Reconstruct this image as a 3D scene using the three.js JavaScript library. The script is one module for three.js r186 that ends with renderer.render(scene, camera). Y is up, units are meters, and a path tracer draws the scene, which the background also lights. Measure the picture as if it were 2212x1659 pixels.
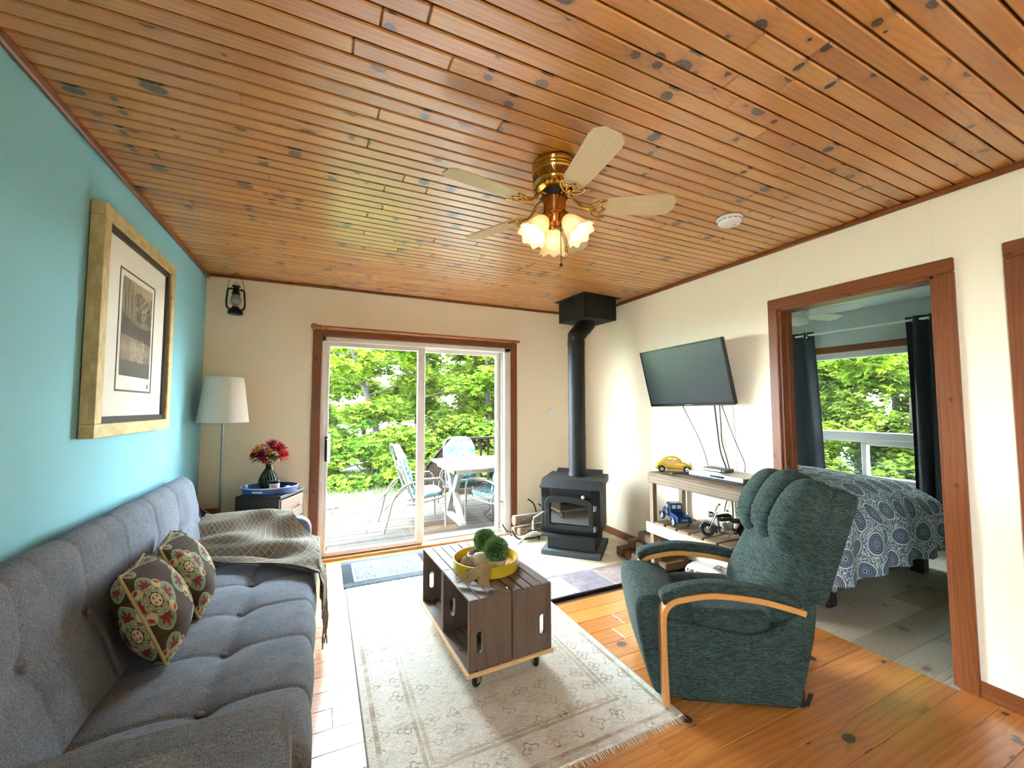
import * as THREE from 'three';
import { RoundedBoxGeometry } from 'three/addons/geometries/RoundedBoxGeometry.js';
import { ConvexGeometry } from 'three/addons/geometries/ConvexGeometry.js';
import { mergeGeometries, mergeVertices } from 'three/addons/utils/BufferGeometryUtils.js';

// ------------------------------------------------------------------ camera, sky, sun, exposure
const scene = new THREE.Scene();
const camera = new THREE.PerspectiveCamera(86.97, 2212 / 1659, 0.05, 200);
camera.position.set(0, 1.35, 0);
camera.rotation.order = 'YXZ';
camera.rotation.set(3.24 * Math.PI / 180, -25.0 * Math.PI / 180, -0.09 * Math.PI / 180);
scene.add(camera);
const renderer = new THREE.WebGLRenderer({ antialias: true });
renderer.toneMapping = THREE.LinearToneMapping;
renderer.toneMappingExposure = 4.6;
renderer.shadowMap.enabled = true;
const SKY = 19.0;
{ // bright thin-cloud sky: white near the horizon, pale blue overhead
  const w = 64, h = 64, d = new Float32Array(w * h * 4);
  for (let j = 0; j < h; j++) for (let i = 0; i < w; i++) {
    const e = Math.max(0, ((j + 0.5) / h - 0.5) * 2), k = Math.pow(e, 0.7), o = (j * w + i) * 4;
    d[o] = SKY * (0.96 - 0.28 * k); d[o + 1] = SKY * (1.01 - 0.15 * k); d[o + 2] = SKY * (1.1 + 0.02 * k); d[o + 3] = 1;
  }
  const t = new THREE.DataTexture(d, w, h, THREE.RGBAFormat, THREE.FloatType);
  t.mapping = THREE.EquirectangularReflectionMapping; t.magFilter = THREE.LinearFilter; t.needsUpdate = true;
  scene.background = t;
}
const sun = new THREE.DirectionalLight(new THREE.Color(1, 0.96, 0.9), 10);
sun.position.set(-4.2, 13, -4.2); sun.target.position.set(1, 0, -6);
sun.castShadow = true; sun.shadow.radius = 2;
Object.assign(sun.shadow.camera, { left: -14, right: 14, top: 14, bottom: -14, near: 0.5, far: 60 });
sun.shadow.mapSize.set(4096, 4096);
scene.add(sun, sun.target);

// ------------------------------------------------------------------ small helpers
const PI = Math.PI, V3 = (x, y, z) => new THREE.Vector3(x, y, z), V2 = (x, y) => new THREE.Vector2(x, y);
let seed = 7;
const rnd = () => { seed = (seed + 0x6d2b79f5) | 0; let t = Math.imul(seed ^ (seed >>> 15), 1 | seed); t = (t + Math.imul(t ^ (t >>> 7), 61 | t)) ^ t; return ((t ^ (t >>> 14)) >>> 0) / 4294967296; };
const rr = (a, b) => a + (b - a) * rnd(), clamp = (x, a, b) => Math.min(b, Math.max(a, x)), lerp = (a, b, t) => a + (b - a) * t;
const sstep = (a, b, x) => { const t = clamp((x - a) / (b - a), 0, 1); return t * t * (3 - 2 * t); };
const gauss = (x, s) => Math.exp(-(x * x) / (2 * s * s));
const col = (c) => new THREE.Color(c);
const names = {};
function numbered(n) { const k = (names[n] = (names[n] ?? -1) + 1); return k ? n + '_' + String(k).padStart(3, '0') : n; }
function tag(o, label, category, group, kind) {
  if (label) o.userData.label = label;
  if (category) o.userData.category = category;
  if (group) o.userData.group = group;
  if (kind) o.userData.kind = kind;
  return o;
}
function thing(name, label, category, pos = [0, 0, 0], turn = 0, group, kind) {
  const o = new THREE.Group(); o.name = numbered(name); o.position.set(...pos); o.rotation.y = turn;
  scene.add(o); return tag(o, label, category, group, kind);
}
const structure = (name, pos = [0, 0, 0], turn = 0) => { const o = thing(name, null, null, pos, turn, null, 'structure'); o.name = name; return o; };
function part(name, geo, m, parent, label) {
  const o = new THREE.Mesh(Array.isArray(geo) ? merge(geo) : geo, m); o.name = name; o.castShadow = o.receiveShadow = true;
  parent.add(o); if (label) o.userData.label = label; return o;
}
function single(name, geo, m, label, category, group, kind) { const o = part(name, geo, m, scene); o.name = numbered(name); return tag(o, label, category, group, kind); }
function copyOf(src, pos, turn, label) {
  const c = src.clone(); c.name = numbered(src.name.replace(/_\d{3}$/, '')); scene.add(c);
  c.userData = { ...src.userData }; if (label) c.userData.label = label;
  if (pos) c.position.set(...pos); if (turn !== undefined) c.rotation.y = turn; return c;
}
// geometry
function merge(list) {
  const g = list.map((x) => { let q = x.index ? x.toNonIndexed() : x; if (!q.attributes.uv) uvBox(q); for (const k of Object.keys(q.attributes)) if (!['position', 'normal', 'uv'].includes(k)) q.deleteAttribute(k); return q; });
  return g.length === 1 ? g[0] : mergeGeometries(g);
}
function uvBox(g, grain = 'x', off = [0, 0]) { // uv in metres, u along the grain axis
  const p = g.attributes.position, n = g.attributes.normal, uv = new Float32Array(p.count * 2), gi = 'xyz'.indexOf(grain);
  for (let i = 0; i < p.count; i++) {
    const t = i - (i % 3); let a = [0, 0, 0];
    if (g.index) a = [Math.abs(n.getX(i)), Math.abs(n.getY(i)), Math.abs(n.getZ(i))];
    else for (let k = 0; k < 3; k++) { a[0] += n.getX(t + k); a[1] += n.getY(t + k); a[2] += n.getZ(t + k); }
    a = a.map(Math.abs);
    const m = a[0] > a[1] && a[0] > a[2] ? 0 : a[1] > a[2] ? 1 : 2, c = [p.getX(i), p.getY(i), p.getZ(i)];
    let iu = gi; if (iu === m) iu = m === 1 ? 0 : m === 0 ? 2 : 0; const iv = 3 - m - iu;
    uv[2 * i] = c[iu] + off[0]; uv[2 * i + 1] = c[iv] + off[1];
  }
  g.setAttribute('uv', new THREE.BufferAttribute(uv, 2)); return g;
}
const rofs = () => [rr(0, 7), rr(0, 7)];
const mv = (g, x = 0, y = 0, z = 0) => g.translate(x, y, z);
// chamfered box, 44 triangles, uv along the grain
const _cb = {};
function cbox(w, h, d, c = 0.004, grain = 'x', off) {
  c = Math.min(c, w / 2.2, h / 2.2, d / 2.2); const pts = [], a = w / 2, b = h / 2, e = d / 2;
  for (const x of [-1, 1]) for (const y of [-1, 1]) for (const z of [-1, 1]) pts.push(V3(x * (a - c), y * (b - c), z * e), V3(x * (a - c), y * b, z * (e - c)), V3(x * a, y * (b - c), z * (e - c)));
  return uvBox(new ConvexGeometry(pts), grain, off ?? rofs());
}
// box by bounds
const bb = (x0, x1, y0, y1, z0, z1, c = 0.004, grain = 'x', off) => mv(cbox(x1 - x0, y1 - y0, z1 - z0, c, grain, off), (x0 + x1) / 2, (y0 + y1) / 2, (z0 + z1) / 2);
const rbox = (w, h, d, r, s = 3) => { const g = new RoundedBoxGeometry(w, h, d, s, Math.min(r, w / 2.01, h / 2.01, d / 2.01)); return uvBox(g.index ? g.toNonIndexed() : g); };
const cyl = (r0, r1, h, s = 20, open = false) => new THREE.CylinderGeometry(r0, r1, h, s, 1, open); // r0 top
const rod = (a, b, r, s = 10, r2 = r) => { // straight bar from a to b
  const A = V3(...a), B = V3(...b), d = B.clone().sub(A), g = cyl(r2, r, d.length(), s);
  g.applyQuaternion(new THREE.Quaternion().setFromUnitVectors(V3(0, 1, 0), d.clone().normalize())); return mv(g, (A.x + B.x) / 2, (A.y + B.y) / 2, (A.z + B.z) / 2);
};
const lathe = (pts, s = 28) => new THREE.LatheGeometry(pts.map((p) => V2(p[0], p[1])), s);
const tube = (pts, r, n = 40, s = 8, closed = false) => new THREE.TubeGeometry(new THREE.CatmullRomCurve3(pts.map((p) => V3(...p)), closed), n, r, s, closed);
const ball = (r, s = 16) => new THREE.SphereGeometry(r, s, Math.ceil(s * 0.7));
function shapeOf(pts, smooth) { const s = new THREE.Shape(); if (smooth) { const c = new THREE.SplineCurve(pts.map((p) => V2(...p)).concat([V2(...pts[0])])); s.setFromPoints(c.getPoints(smooth)); } else s.setFromPoints(pts.map((p) => V2(...p))); return s; }
function slab(shape, depth, bevel = 0, seg = 2, curve = 10) { // extruded along z, centred
  const g = new THREE.ExtrudeGeometry(shape, { depth: depth - 2 * bevel, bevelEnabled: bevel > 0, bevelSize: bevel, bevelThickness: bevel, bevelOffset: -bevel, bevelSegments: seg, curveSegments: curve });
  return mv(g, 0, 0, -(depth - 2 * bevel) / 2);
}
const sm = (g) => { const q = g.clone(); q.deleteAttribute('normal'); q.deleteAttribute('uv'); const r = mergeVertices(q, 1e-5); r.computeVertexNormals(); return r; };
// puffy box: superellipsoid of half sizes, with a deformation in unit coordinates
function puff(w, h, d, k = 5, n = [16, 8, 16], f, uvs = 'x') {
  const g = new THREE.BoxGeometry(2, 2, 2, n[0], n[1], n[2]), p = g.attributes.position, face = [];
  for (let i = 0; i < p.count; i++) face.push([Math.abs(g.attributes.normal.getX(i)), Math.abs(g.attributes.normal.getY(i))]);
  const v = V3();
  const ease = (t) => Math.sign(t) * Math.pow(Math.abs(t), 0.9);
  for (let i = 0; i < p.count; i++) {
    v.fromBufferAttribute(p, i); const u = v.clone(); v.set(ease(v.x), ease(v.y), ease(v.z));
    const l = Math.pow(Math.pow(Math.abs(v.x), k) + Math.pow(Math.abs(v.y), k) + Math.pow(Math.abs(v.z), k), 1 / k); v.divideScalar(l);
    v.set(v.x * w / 2, v.y * h / 2, v.z * d / 2); if (f) f(v, u); p.setXYZ(i, v.x, v.y, v.z);
  }
  const q = sm(g); return uvBox(q.toNonIndexed(), uvs);
}
// surface over a grid: f(u,v) -> [x,y,z]
function sheet(nu, nv, f, uvf) {
  const pos = [], uv = [], idx = [];
  for (let j = 0; j <= nv; j++) for (let i = 0; i <= nu; i++) { const u = i / nu, v = j / nv; pos.push(...f(u, v)); uv.push(...(uvf ? uvf(u, v) : [u, v])); }
  for (let j = 0; j < nv; j++) for (let i = 0; i < nu; i++) { const a = j * (nu + 1) + i, b = a + 1, c = a + nu + 1, e = c + 1; idx.push(a, b, c, b, e, c); }
  const g = new THREE.BufferGeometry(); g.setAttribute('position', new THREE.Float32BufferAttribute(pos, 3)); g.setAttribute('uv', new THREE.Float32BufferAttribute(uv, 2)); g.setIndex(idx); g.computeVertexNormals(); return g;
}
// closed sheet with thickness along its normals
function thick(g, t) {
  const n = g.attributes.normal, p = g.attributes.position, b = g.clone(), q = b.attributes.position;
  for (let i = 0; i < p.count; i++) q.setXYZ(i, p.getX(i) - n.getX(i) * t, p.getY(i) - n.getY(i) * t, p.getZ(i) - n.getZ(i) * t);
  const ix = b.index.array; for (let i = 0; i < ix.length; i += 3) { const s = ix[i]; ix[i] = ix[i + 1]; ix[i + 1] = s; }
  b.computeVertexNormals(); return merge([g, b]);
}
function place(g, m) { return g.clone().applyMatrix4(m); }
const M4 = (pos, rot = [0, 0, 0], s = 1) => new THREE.Matrix4().compose(V3(...pos), new THREE.Quaternion().setFromEuler(new THREE.Euler(...rot)), typeof s === 'number' ? V3(s, s, s) : V3(...s));

// ------------------------------------------------------------------ noise and textures
const PERM = new Float32Array(65536); for (let i = 0; i < 65536; i++) PERM[i] = rnd();
function vn(x, y) { const xi = Math.floor(x), yi = Math.floor(y), a = x - xi, b = y - yi, s = a * a * (3 - 2 * a), t = b * b * (3 - 2 * b), X = xi & 255, Y = (yi & 255) << 8, X1 = (xi + 1) & 255, Y1 = ((yi + 1) & 255) << 8; const p = PERM[X + Y], q = PERM[X1 + Y], r = PERM[X + Y1], w = PERM[X1 + Y1]; return p + (q - p) * s + (r - p) * t + (p - q - r + w) * s * t; }
const fbm = (x, y, o = 3) => { let s = 0, a = 0.5; for (let i = 0; i < o; i++) { s += a * vn(x, y); x = x * 2.03 + 17.1; y = y * 2.03 + 5.7; a *= 0.5; } return s / (1 - Math.pow(0.5, o)); };
function texture(w, h, f, { size = [1, 1], srgb = true, mirror = false } = {}) {
  const d = new Uint8Array(w * h * 4), o = [0, 0, 0];
  for (let y = 0; y < h; y++) for (let x = 0; x < w; x++) { f(x / w, y / h, o, x, y); const i = (y * w + x) * 4; d[i] = clamp(o[0], 0, 255); d[i + 1] = clamp(o[1], 0, 255); d[i + 2] = clamp(o[2], 0, 255); d[i + 3] = 255; }
  const t = new THREE.DataTexture(d, w, h); t.wrapS = t.wrapT = mirror ? THREE.MirroredRepeatWrapping : THREE.RepeatWrapping; t.magFilter = THREE.LinearFilter; t.minFilter = THREE.LinearMipmapLinearFilter; t.generateMipmaps = true;
  if (srgb) t.colorSpace = THREE.SRGBColorSpace; t.repeat.set(1 / size[0], 1 / size[1]); t.needsUpdate = true; return t;
}
function canvasTex(w, h, draw, { size = [1, 1], srgb = true, repeat = true } = {}) {
  const c = document.createElement('canvas'); c.width = w; c.height = h; draw(c.getContext('2d'), w, h);
  const t = new THREE.CanvasTexture(c); if (repeat) t.wrapS = t.wrapT = THREE.RepeatWrapping; if (srgb) t.colorSpace = THREE.SRGBColorSpace; t.repeat.set(1 / size[0], 1 / size[1]); return t;
}
const hex = (c) => { const k = new THREE.Color(c); return [k.r, k.g, k.b].map((x) => 255 * (x <= 0.0031308 ? 12.92 * x : 1.055 * Math.pow(x, 1 / 2.4) - 0.055)); };
// sawn timber: u along the grain; colours pale and dark sap, knots with bent rings
function woodTex({ px = [1024, 512], size = [1.6, 0.8], pale, dark, knot, knots = 0, warp = 1, kr = [0.008, 0.02], rings = 70, contrast = 0.5, mottle = 0.3, fine = 0.25, wear }) {
  const P = hex(pale), D = hex(dark), K = hex(knot ?? dark), W = wear && hex(wear), ks = [];
  for (let i = 0; i < knots; i++) ks.push([rr(0, size[0]), rr(0, size[1]), rr(...kr), rr(0.6, 1.7), rr(-0.6, 0.6)]);
  const s0 = rr(0, 99), cell = 0.1, nx = Math.ceil(size[0] / cell) + 1, grid = {};
  ks.forEach((k) => { const R = k[2] * 7; for (let a = Math.floor((k[0] - R * 2) / cell); a <= (k[0] + R * 2) / cell; a++) for (let b = Math.floor((k[1] - R) / cell); b <= (k[1] + R) / cell; b++) (grid[a + b * nx] ??= []).push(k); });
  return texture(px[0], px[1], (u, v, o) => {
    const x = u * size[0], y = v * size[1]; let d = y * rings + warp * 5.0 * fbm(x * 0.7 + s0, y * 5, 2) + 0.6 * vn(x * 3, y * 60), kk = 0, halo = 0;
    for (const k of grid[Math.floor(x / cell) + Math.floor(y / cell) * nx] ?? []) {
      const dx = x - k[0], dy = (y - k[1]) - dx * 0.15 * k[4], e = Math.sqrt((dx * dx) / (k[3] * k[3]) + dy * dy) / k[2];
      d += (dy > 0 ? 1 : -1) * k[2] * rings * 1.2 * Math.exp(-e * e / 6);
      if (e < 1.25) { const ed = e + 0.25 * (vn(x * 300 + s0, y * 300) - 0.5); kk = Math.max(kk, (1 - sstep(0.8, 1.12, ed)) * (0.78 + 0.22 * Math.sin(e * 9))); }
      halo = Math.max(halo, Math.exp(-e * e / 3));
    }
    const r = d - Math.floor(d), ring = Math.pow(r < 0.75 ? r / 0.75 : (1 - r) / 0.25, 2.2);
    let t = contrast * ring * (0.5 + vn(x * 2 + 9, y * 9)) + mottle * (fbm(x * 1.5 + 31, y * 4 + s0, 3) - 0.4) + fine * (vn(x * 25, y * 900) - 0.5) + 0.45 * halo;
    t = clamp(t, 0, 1);
    for (let c = 0; c < 3; c++) { let q = lerp(P[c], D[c], t); if (W) q = lerp(q, W[c], 0.75 * sstep(0.52, 0.8, fbm(x * 6 + 3, y * 40, 3))); o[c] = lerp(q, K[c], kk); }
  }, { size, mirror: true });
}
const bumpTex = (w, h, f, size) => texture(w, h, (u, v, o, x, y) => { const q = 255 * f(u, v, x, y); o[0] = o[1] = o[2] = q; }, { size, srgb: false });
const std = (o) => new THREE.MeshPhysicalMaterial({ roughness: 0.6, ...o, color: o.color !== undefined ? col(o.color) : col('#ffffff') });
// ------------------------------------------------------------------ materials
const T = {}, M = {};
T.pineCeil = woodTex({ px: [2048, 2048], size: [2.6, 2.6], pale: '#d0943e', dark: '#96591a', knot: '#24130a', knots: 165, kr: [0.004, 0.025], rings: 55, contrast: 0.32, mottle: 0.55, fine: 0.12 });
T.pineFloor = woodTex({ px: [2048, 2048], size: [2.6, 2.6], pale: '#d3924c', dark: '#8f4f1f', knot: '#140a06', knots: 95, kr: [0.008, 0.024], rings: 34, contrast: 0.34, mottle: 0.55, fine: 0.15 });
T.trim = woodTex({ px: [1024, 256], size: [1.6, 0.4], pale: '#82461c', dark: '#56290d', knot: '#3f1c0a', knots: 14, kr: [0.004, 0.01], rings: 40, contrast: 0.35, mottle: 0.7, fine: 0.35 });
T.crate = woodTex({ px: [1024, 1024], size: [1, 1], pale: '#6d594a', dark: '#3a2c24', knot: '#17100c', knots: 16, kr: [0.006, 0.012], rings: 13, contrast: 0.3, mottle: 1.0, fine: 0.45 });
T.pallet = woodTex({ px: [1024, 1024], size: [1, 1], pale: '#7c664d', dark: '#483828', knot: '#241a12', knots: 24, kr: [0.005, 0.012], rings: 48, contrast: 0.6, mottle: 0.45, fine: 0.3 });
T.deck = woodTex({ px: [1024, 1024], size: [2, 1.2], pale: '#322d28', dark: '#1c1815', knot: '#120f0c', knots: 30, kr: [0.005, 0.012], rings: 60, contrast: 0.5, fine: 0.35 });
T.paleWood = woodTex({ px: [512, 256], size: [1, 0.5], pale: '#e2bd86', dark: '#c0925a', knots: 4, rings: 70, contrast: 0.4, fine: 0.2 });
T.laminate = woodTex({ px: [1024, 1024], size: [2.4, 2.4], pale: '#b9af9c', dark: '#938977', knot: '#6d6355', knots: 24, kr: [0.01, 0.03], rings: 45, contrast: 0.45, mottle: 0.7, fine: 0.25 });
T.blade = woodTex({ px: [512, 256], size: [0.6, 0.3], pale: '#d9c49a', dark: '#b0935f', knots: 0, rings: 140, contrast: 0.6, fine: 0.5 });
M.cream = std({ color: '#f2e5ca', roughness: 0.75 });
M.teal = std({ color: '#88c6d3', roughness: 0.7 });
M.bedWall = std({ color: '#c2cdc5', roughness: 0.8 });
M.white = std({ color: '#e9e8e3', roughness: 0.35 });
M.vinyl = std({ color: '#e6e3dc', roughness: 0.4 });
M.ceilBoards = ['#ffffff', '#f1e4d2', '#fff3dc', '#ead9c2', '#f7ecdf'].map((c) => std({ color: c, map: T.pineCeil, roughness: 0.34, ior: 1.75, clearcoat: 1, clearcoatRoughness: 0.36 }));
M.floorBoards = ['#ffffff', '#f3e2cc', '#fff2dd', '#e6d2ba', '#f5ead8'].map((c) => std({ color: c, map: T.pineFloor, roughness: 0.38, clearcoat: 1, clearcoatRoughness: 0.2 }));
M.groove = std({ color: '#3f220c', roughness: 0.7 });
M.trim = std({ map: T.trim, roughness: 0.4, clearcoat: 0.3, clearcoatRoughness: 0.3 });
M.crate = std({ map: T.crate, roughness: 0.55, clearcoat: 0.15, clearcoatRoughness: 0.35 });
M.pallet = std({ map: T.pallet, roughness: 0.65 });
M.deck = std({ map: T.deck, roughness: 0.95, specularIntensity: 0.06 });
M.paleWood = std({ map: T.paleWood, roughness: 0.5 });
M.laminate = ['#ffffff', '#e9e6df', '#d6d1c8', '#f4f0e6'].map((c) => std({ color: c, map: T.laminate, roughness: 0.45 }));
M.blade = std({ map: T.blade, roughness: 0.4 });
M.glass = std({ color: '#f4f8f6', roughness: 0.0, transmission: 1, thickness: 0, ior: 1.45 });
M.brass = std({ color: '#c79a4a', roughness: 0.2, metalness: 1 });
M.chrome = std({ color: '#c9cccf', roughness: 0.18, metalness: 1 });
M.steel = std({ color: '#8d8f90', roughness: 0.35, metalness: 1 });
M.iron = std({ color: '#141617', roughness: 0.6, metalness: 0.2 });
M.black = std({ color: '#151617', roughness: 0.45 });
M.rubber = std({ color: '#1a1a1b', roughness: 0.7 });
M.bronze = std({ color: '#33302a', roughness: 0.4, metalness: 0.7 });

// ------------------------------------------------------------------ room shell
const XL = -0.88, XR = 2.81, ZB = -3.98, ZF = 2.6, H = 2.44, XBED = 5.43;
part('plaster', [bb(XL - 0.14, XL, -0.1, H + 0.1, ZB - 0.14, 0.7, 0.001), bb(XL - 0.14, XL, -0.1, H + 0.1, 1.55, ZF + 0.14, 0.001), bb(XL - 0.14, XL, -0.1, 0.85, 0.7, 1.55, 0.001), bb(XL - 0.14, XL, 2.1, H + 0.1, 0.7, 1.55, 0.001)], M.teal, structure('wall_left'));
part('plaster', [bb(XL - 0.0, -0.03, -0.1, H + 0.1, ZB - 0.14, ZB, 0.001), bb(1.845, XR + 0.12, -0.1, H + 0.1, ZB - 0.14, ZB, 0.001), bb(-0.03, 1.845, 1.985, H + 0.1, ZB - 0.14, ZB, 0.001)], M.cream, structure('wall_back'));
part('plaster', [bb(XR, XR + 0.12, -0.1, H + 0.1, ZB, -1.715, 0.001), bb(XR, XR + 0.12, 2.015, H + 0.1, -1.715, -0.93, 0.001), bb(XR, XR + 0.12, -0.1, H + 0.1, -0.93, -0.62, 0.001), bb(XR, XR + 0.12, 2.02, H + 0.1, -0.62, 0.16, 0.001), bb(XR, XR + 0.12, -0.1, H + 0.1, 0.16, ZF, 0.001)], M.cream, structure('wall_right'));
part('plaster', bb(XL, XR + 0.12, -0.1, H + 0.1, ZF, ZF + 0.14, 0.001), M.cream, structure('wall_front'));
{ const g = structure('window_2'), x = XL - 0.09, z0 = 0.7, z1 = 1.55, f = (y0, y1, a, b) => bb(x - 0.04, x + 0.04, y0, y1, a, b, 0.005); // in the left wall, behind the camera
  part('frame', [f(0.85, 0.9, z0, z1), f(2.05, 2.1, z0, z1), f(0.9, 2.05, z0, z0 + 0.05), f(0.9, 2.05, z1 - 0.05, z1), f(0.9, 2.05, 1.1, 1.15)], M.vinyl, g);
  part('pane', bb(x, x + 0.001, 0.9, 2.05, z0 + 0.05, 1.1, 0.0002), M.glass, g); part('pane', bb(x, x + 0.001, 0.9, 2.05, 1.15, z1 - 0.05, 0.0002), M.glass, g);
}
part('slab', bb(-1.4, XBED + 0.5, H + 0.1, H + 0.24, ZB - 0.45, ZF + 0.6, 0.002), M.bedWall, structure('roof'));

// ceiling: tongue-and-groove pine boards running across the room, each a piece
{ const c = structure('ceiling'); part('backing', bb(XL, XR, H + 0.02, H + 0.1, ZB, ZF, 0.001), M.groove, c);
  const pitch = 0.0655; let k = 0;
  for (let z = ZB; z < 0.5; z += pitch, k++) {
    let x = XL; const cuts = []; let first = rr(0.5, 2.3); cuts.push(XL + first); if (XR - cuts[0] > 2.4) cuts.push(cuts[0] + rr(1.5, 2.2)); cuts.push(XR);
    for (const e of cuts) { const b = bb(x + 0.0006, e - 0.0006, H, H + 0.02, z + 0.0032, z + pitch - 0.0032, 0.004, 'x'); part('ceiling_board', b, M.ceilBoards[Math.floor(rnd() * 5)], c); x = e; }
  }
  part('rear_panelling', bb(XL, XR, H, H + 0.02, ZB + k * pitch, ZF, 0.004, 'x'), M.ceilBoards[1], c);
}
// floor boards and hearth
const HX = 1.41, HZ = -2.53;
{ const f = structure('floor'); part('subfloor', bb(XL, XBED, -0.14, -0.016, ZB - 0.14, ZF, 0.001), M.groove, f);
  const pitch = 0.127; let k = 0, z0 = -1.048 - pitch * 24; // -4.096
  for (let z = z0; z < -0.3; z += pitch) {
    const a = Math.max(z, ZB), b = z + pitch, right = a < HZ - 0.01 ? HX : (b > -1.715 && a < -0.93 ? 2.775 : XR);
    let x = XL; const cuts = []; let q = XL + rr(0.4, 2.0); while (q < right - 0.5) { cuts.push(q); q += rr(1.1, 2.2); } cuts.push(right);
    for (const e of cuts) {
      let bz = b; if (a < HZ && b > HZ && x > HX - 0.5) bz = b;
      part('floor_board', bb(x + 0.0005, e - 0.0005, -0.016, 0, a + 0.0005, bz - 0.0005, 0.0016, 'x'), M.floorBoards[Math.floor(rnd() * 5)], f); x = e;
    }
    k = b;
  }
  part('rear_flooring', bb(XL, XR, -0.016, 0, k, ZF, 0.001, 'x'), M.floorBoards[0], f);
  // bedroom laminate planks
  for (let z = -4.02, i = 0; z < 0.3; z += 0.19, i++) { let x = 2.776, e = 2.776 + 0.48 + (i % 3) * 0.42; for (; x < XBED; e += 1.25) { part('laminate_plank', bb(x + 0.0004, Math.min(e, XBED) - 0.0004, -0.016, -0.0008, z + 0.0004, z + 0.1896, 0.001, 'x'), M.laminate[(i * 7 + Math.floor(x * 3)) % 4], f); x = Math.min(e, XBED); } }
}
{ const t = structure('floor_hearth');
  T.slate = texture(512, 512, (u, v, o) => { const a = fbm(u * 12, v * 12, 4), b = fbm(u * 40 + 9, v * 40, 2), k = 0.6 * a + 0.4 * b; o[0] = 116 + 66 * k; o[1] = 108 + 62 * k; o[2] = 110 + 62 * k; if (fbm(u * 7 + 40, v * 7, 3) > 0.6) { o[0] += 22; o[1] += 12; } }, { size: [0.7, 0.7] });
  T.stone = texture(512, 512, (u, v, o) => { const k = fbm(u * 9 + 3, v * 9, 4), b = fbm(u * 60, v * 60, 2); o[0] = 190 + 34 * k + 10 * b; o[1] = 178 + 36 * k + 10 * b; o[2] = 150 + 40 * k + 10 * b; }, { size: [0.8, 0.8] });
  T.stoneBump = bumpTex(256, 256, (u, v) => fbm(u * 24, v * 24, 3), [0.7, 0.7]);
  const sl = ['#ffffff', '#e4dfe2', '#f2e6dc', '#cfcdd6'].map((c) => std({ color: c, map: T.slate, roughness: 0.45, bumpMap: T.stoneBump, bumpScale: 0.002 })), st = ['#ffffff', '#efe9dd', '#f7f2ea'].map((c) => std({ color: c, map: T.stone, roughness: 0.35, bumpMap: T.stoneBump, bumpScale: 0.0006 }));
  const g = 0.32; part('grout', bb(HX - 0.004, XR, -0.03, 0.0005, ZB, HZ + 0.004, 0.001), std({ color: '#8d8478', roughness: 0.9 }), t);
  part('edge_strip', bb(HX - 0.012, XR, -0.012, 0.004, HZ, HZ + 0.014, 0.002), M.black, t);
  for (let i = 0; i < 5; i++) for (let j = 0; j < 5; j++) {
    const x0 = HX + i * g, x1 = Math.min(HX + (i + 1) * g, XR), z1 = HZ - j * g, z0 = Math.max(HZ - (j + 1) * g, ZB); if (x1 - x0 < 0.02 || z1 - z0 < 0.02) continue;
    const dark = i === 0 || j === 0; part('hearth_tile', bb(x0 + 0.002, x1 - 0.002, -0.012, 0.003, z0 + 0.002, z1 - 0.002, 0.0015), dark ? sl[(i * 3 + j) % 4] : st[(i + 2 * j) % 3], t);
  }
}
// crown and base mouldings, stained wood
const crown = (o, g) => part('moulding', g, M.trim, structure(o));
crown('trim_1', bb(XL, XL + 0.02, H - 0.035, H, ZB, ZF, 0.006, 'z'));
crown('trim_2', bb(XL, XR, H - 0.022, H, ZB, ZB + 0.014, 0.004, 'x'));
crown('trim_3', bb(XR - 0.018, XR, H - 0.03, H, ZB, ZF, 0.006, 'z'));
part('board', bb(1.915, XR, 0, 0.075, ZB, ZB + 0.014, 0.004, 'x'), M.trim, structure('baseboard_back'));
part('board', [bb(XR - 0.014, XR, 0, 0.075, ZB, -1.77, 0.004, 'z'), bb(XR - 0.014, XR, 0, 0.075, -0.86, -0.695, 0.004, 'z')], M.trim, structure('baseboard_right'));
part('board', bb(XL, XL + 0.014, 0, 0.075, ZB, ZF, 0.004, 'z'), M.trim, structure('baseboard_left'));

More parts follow.
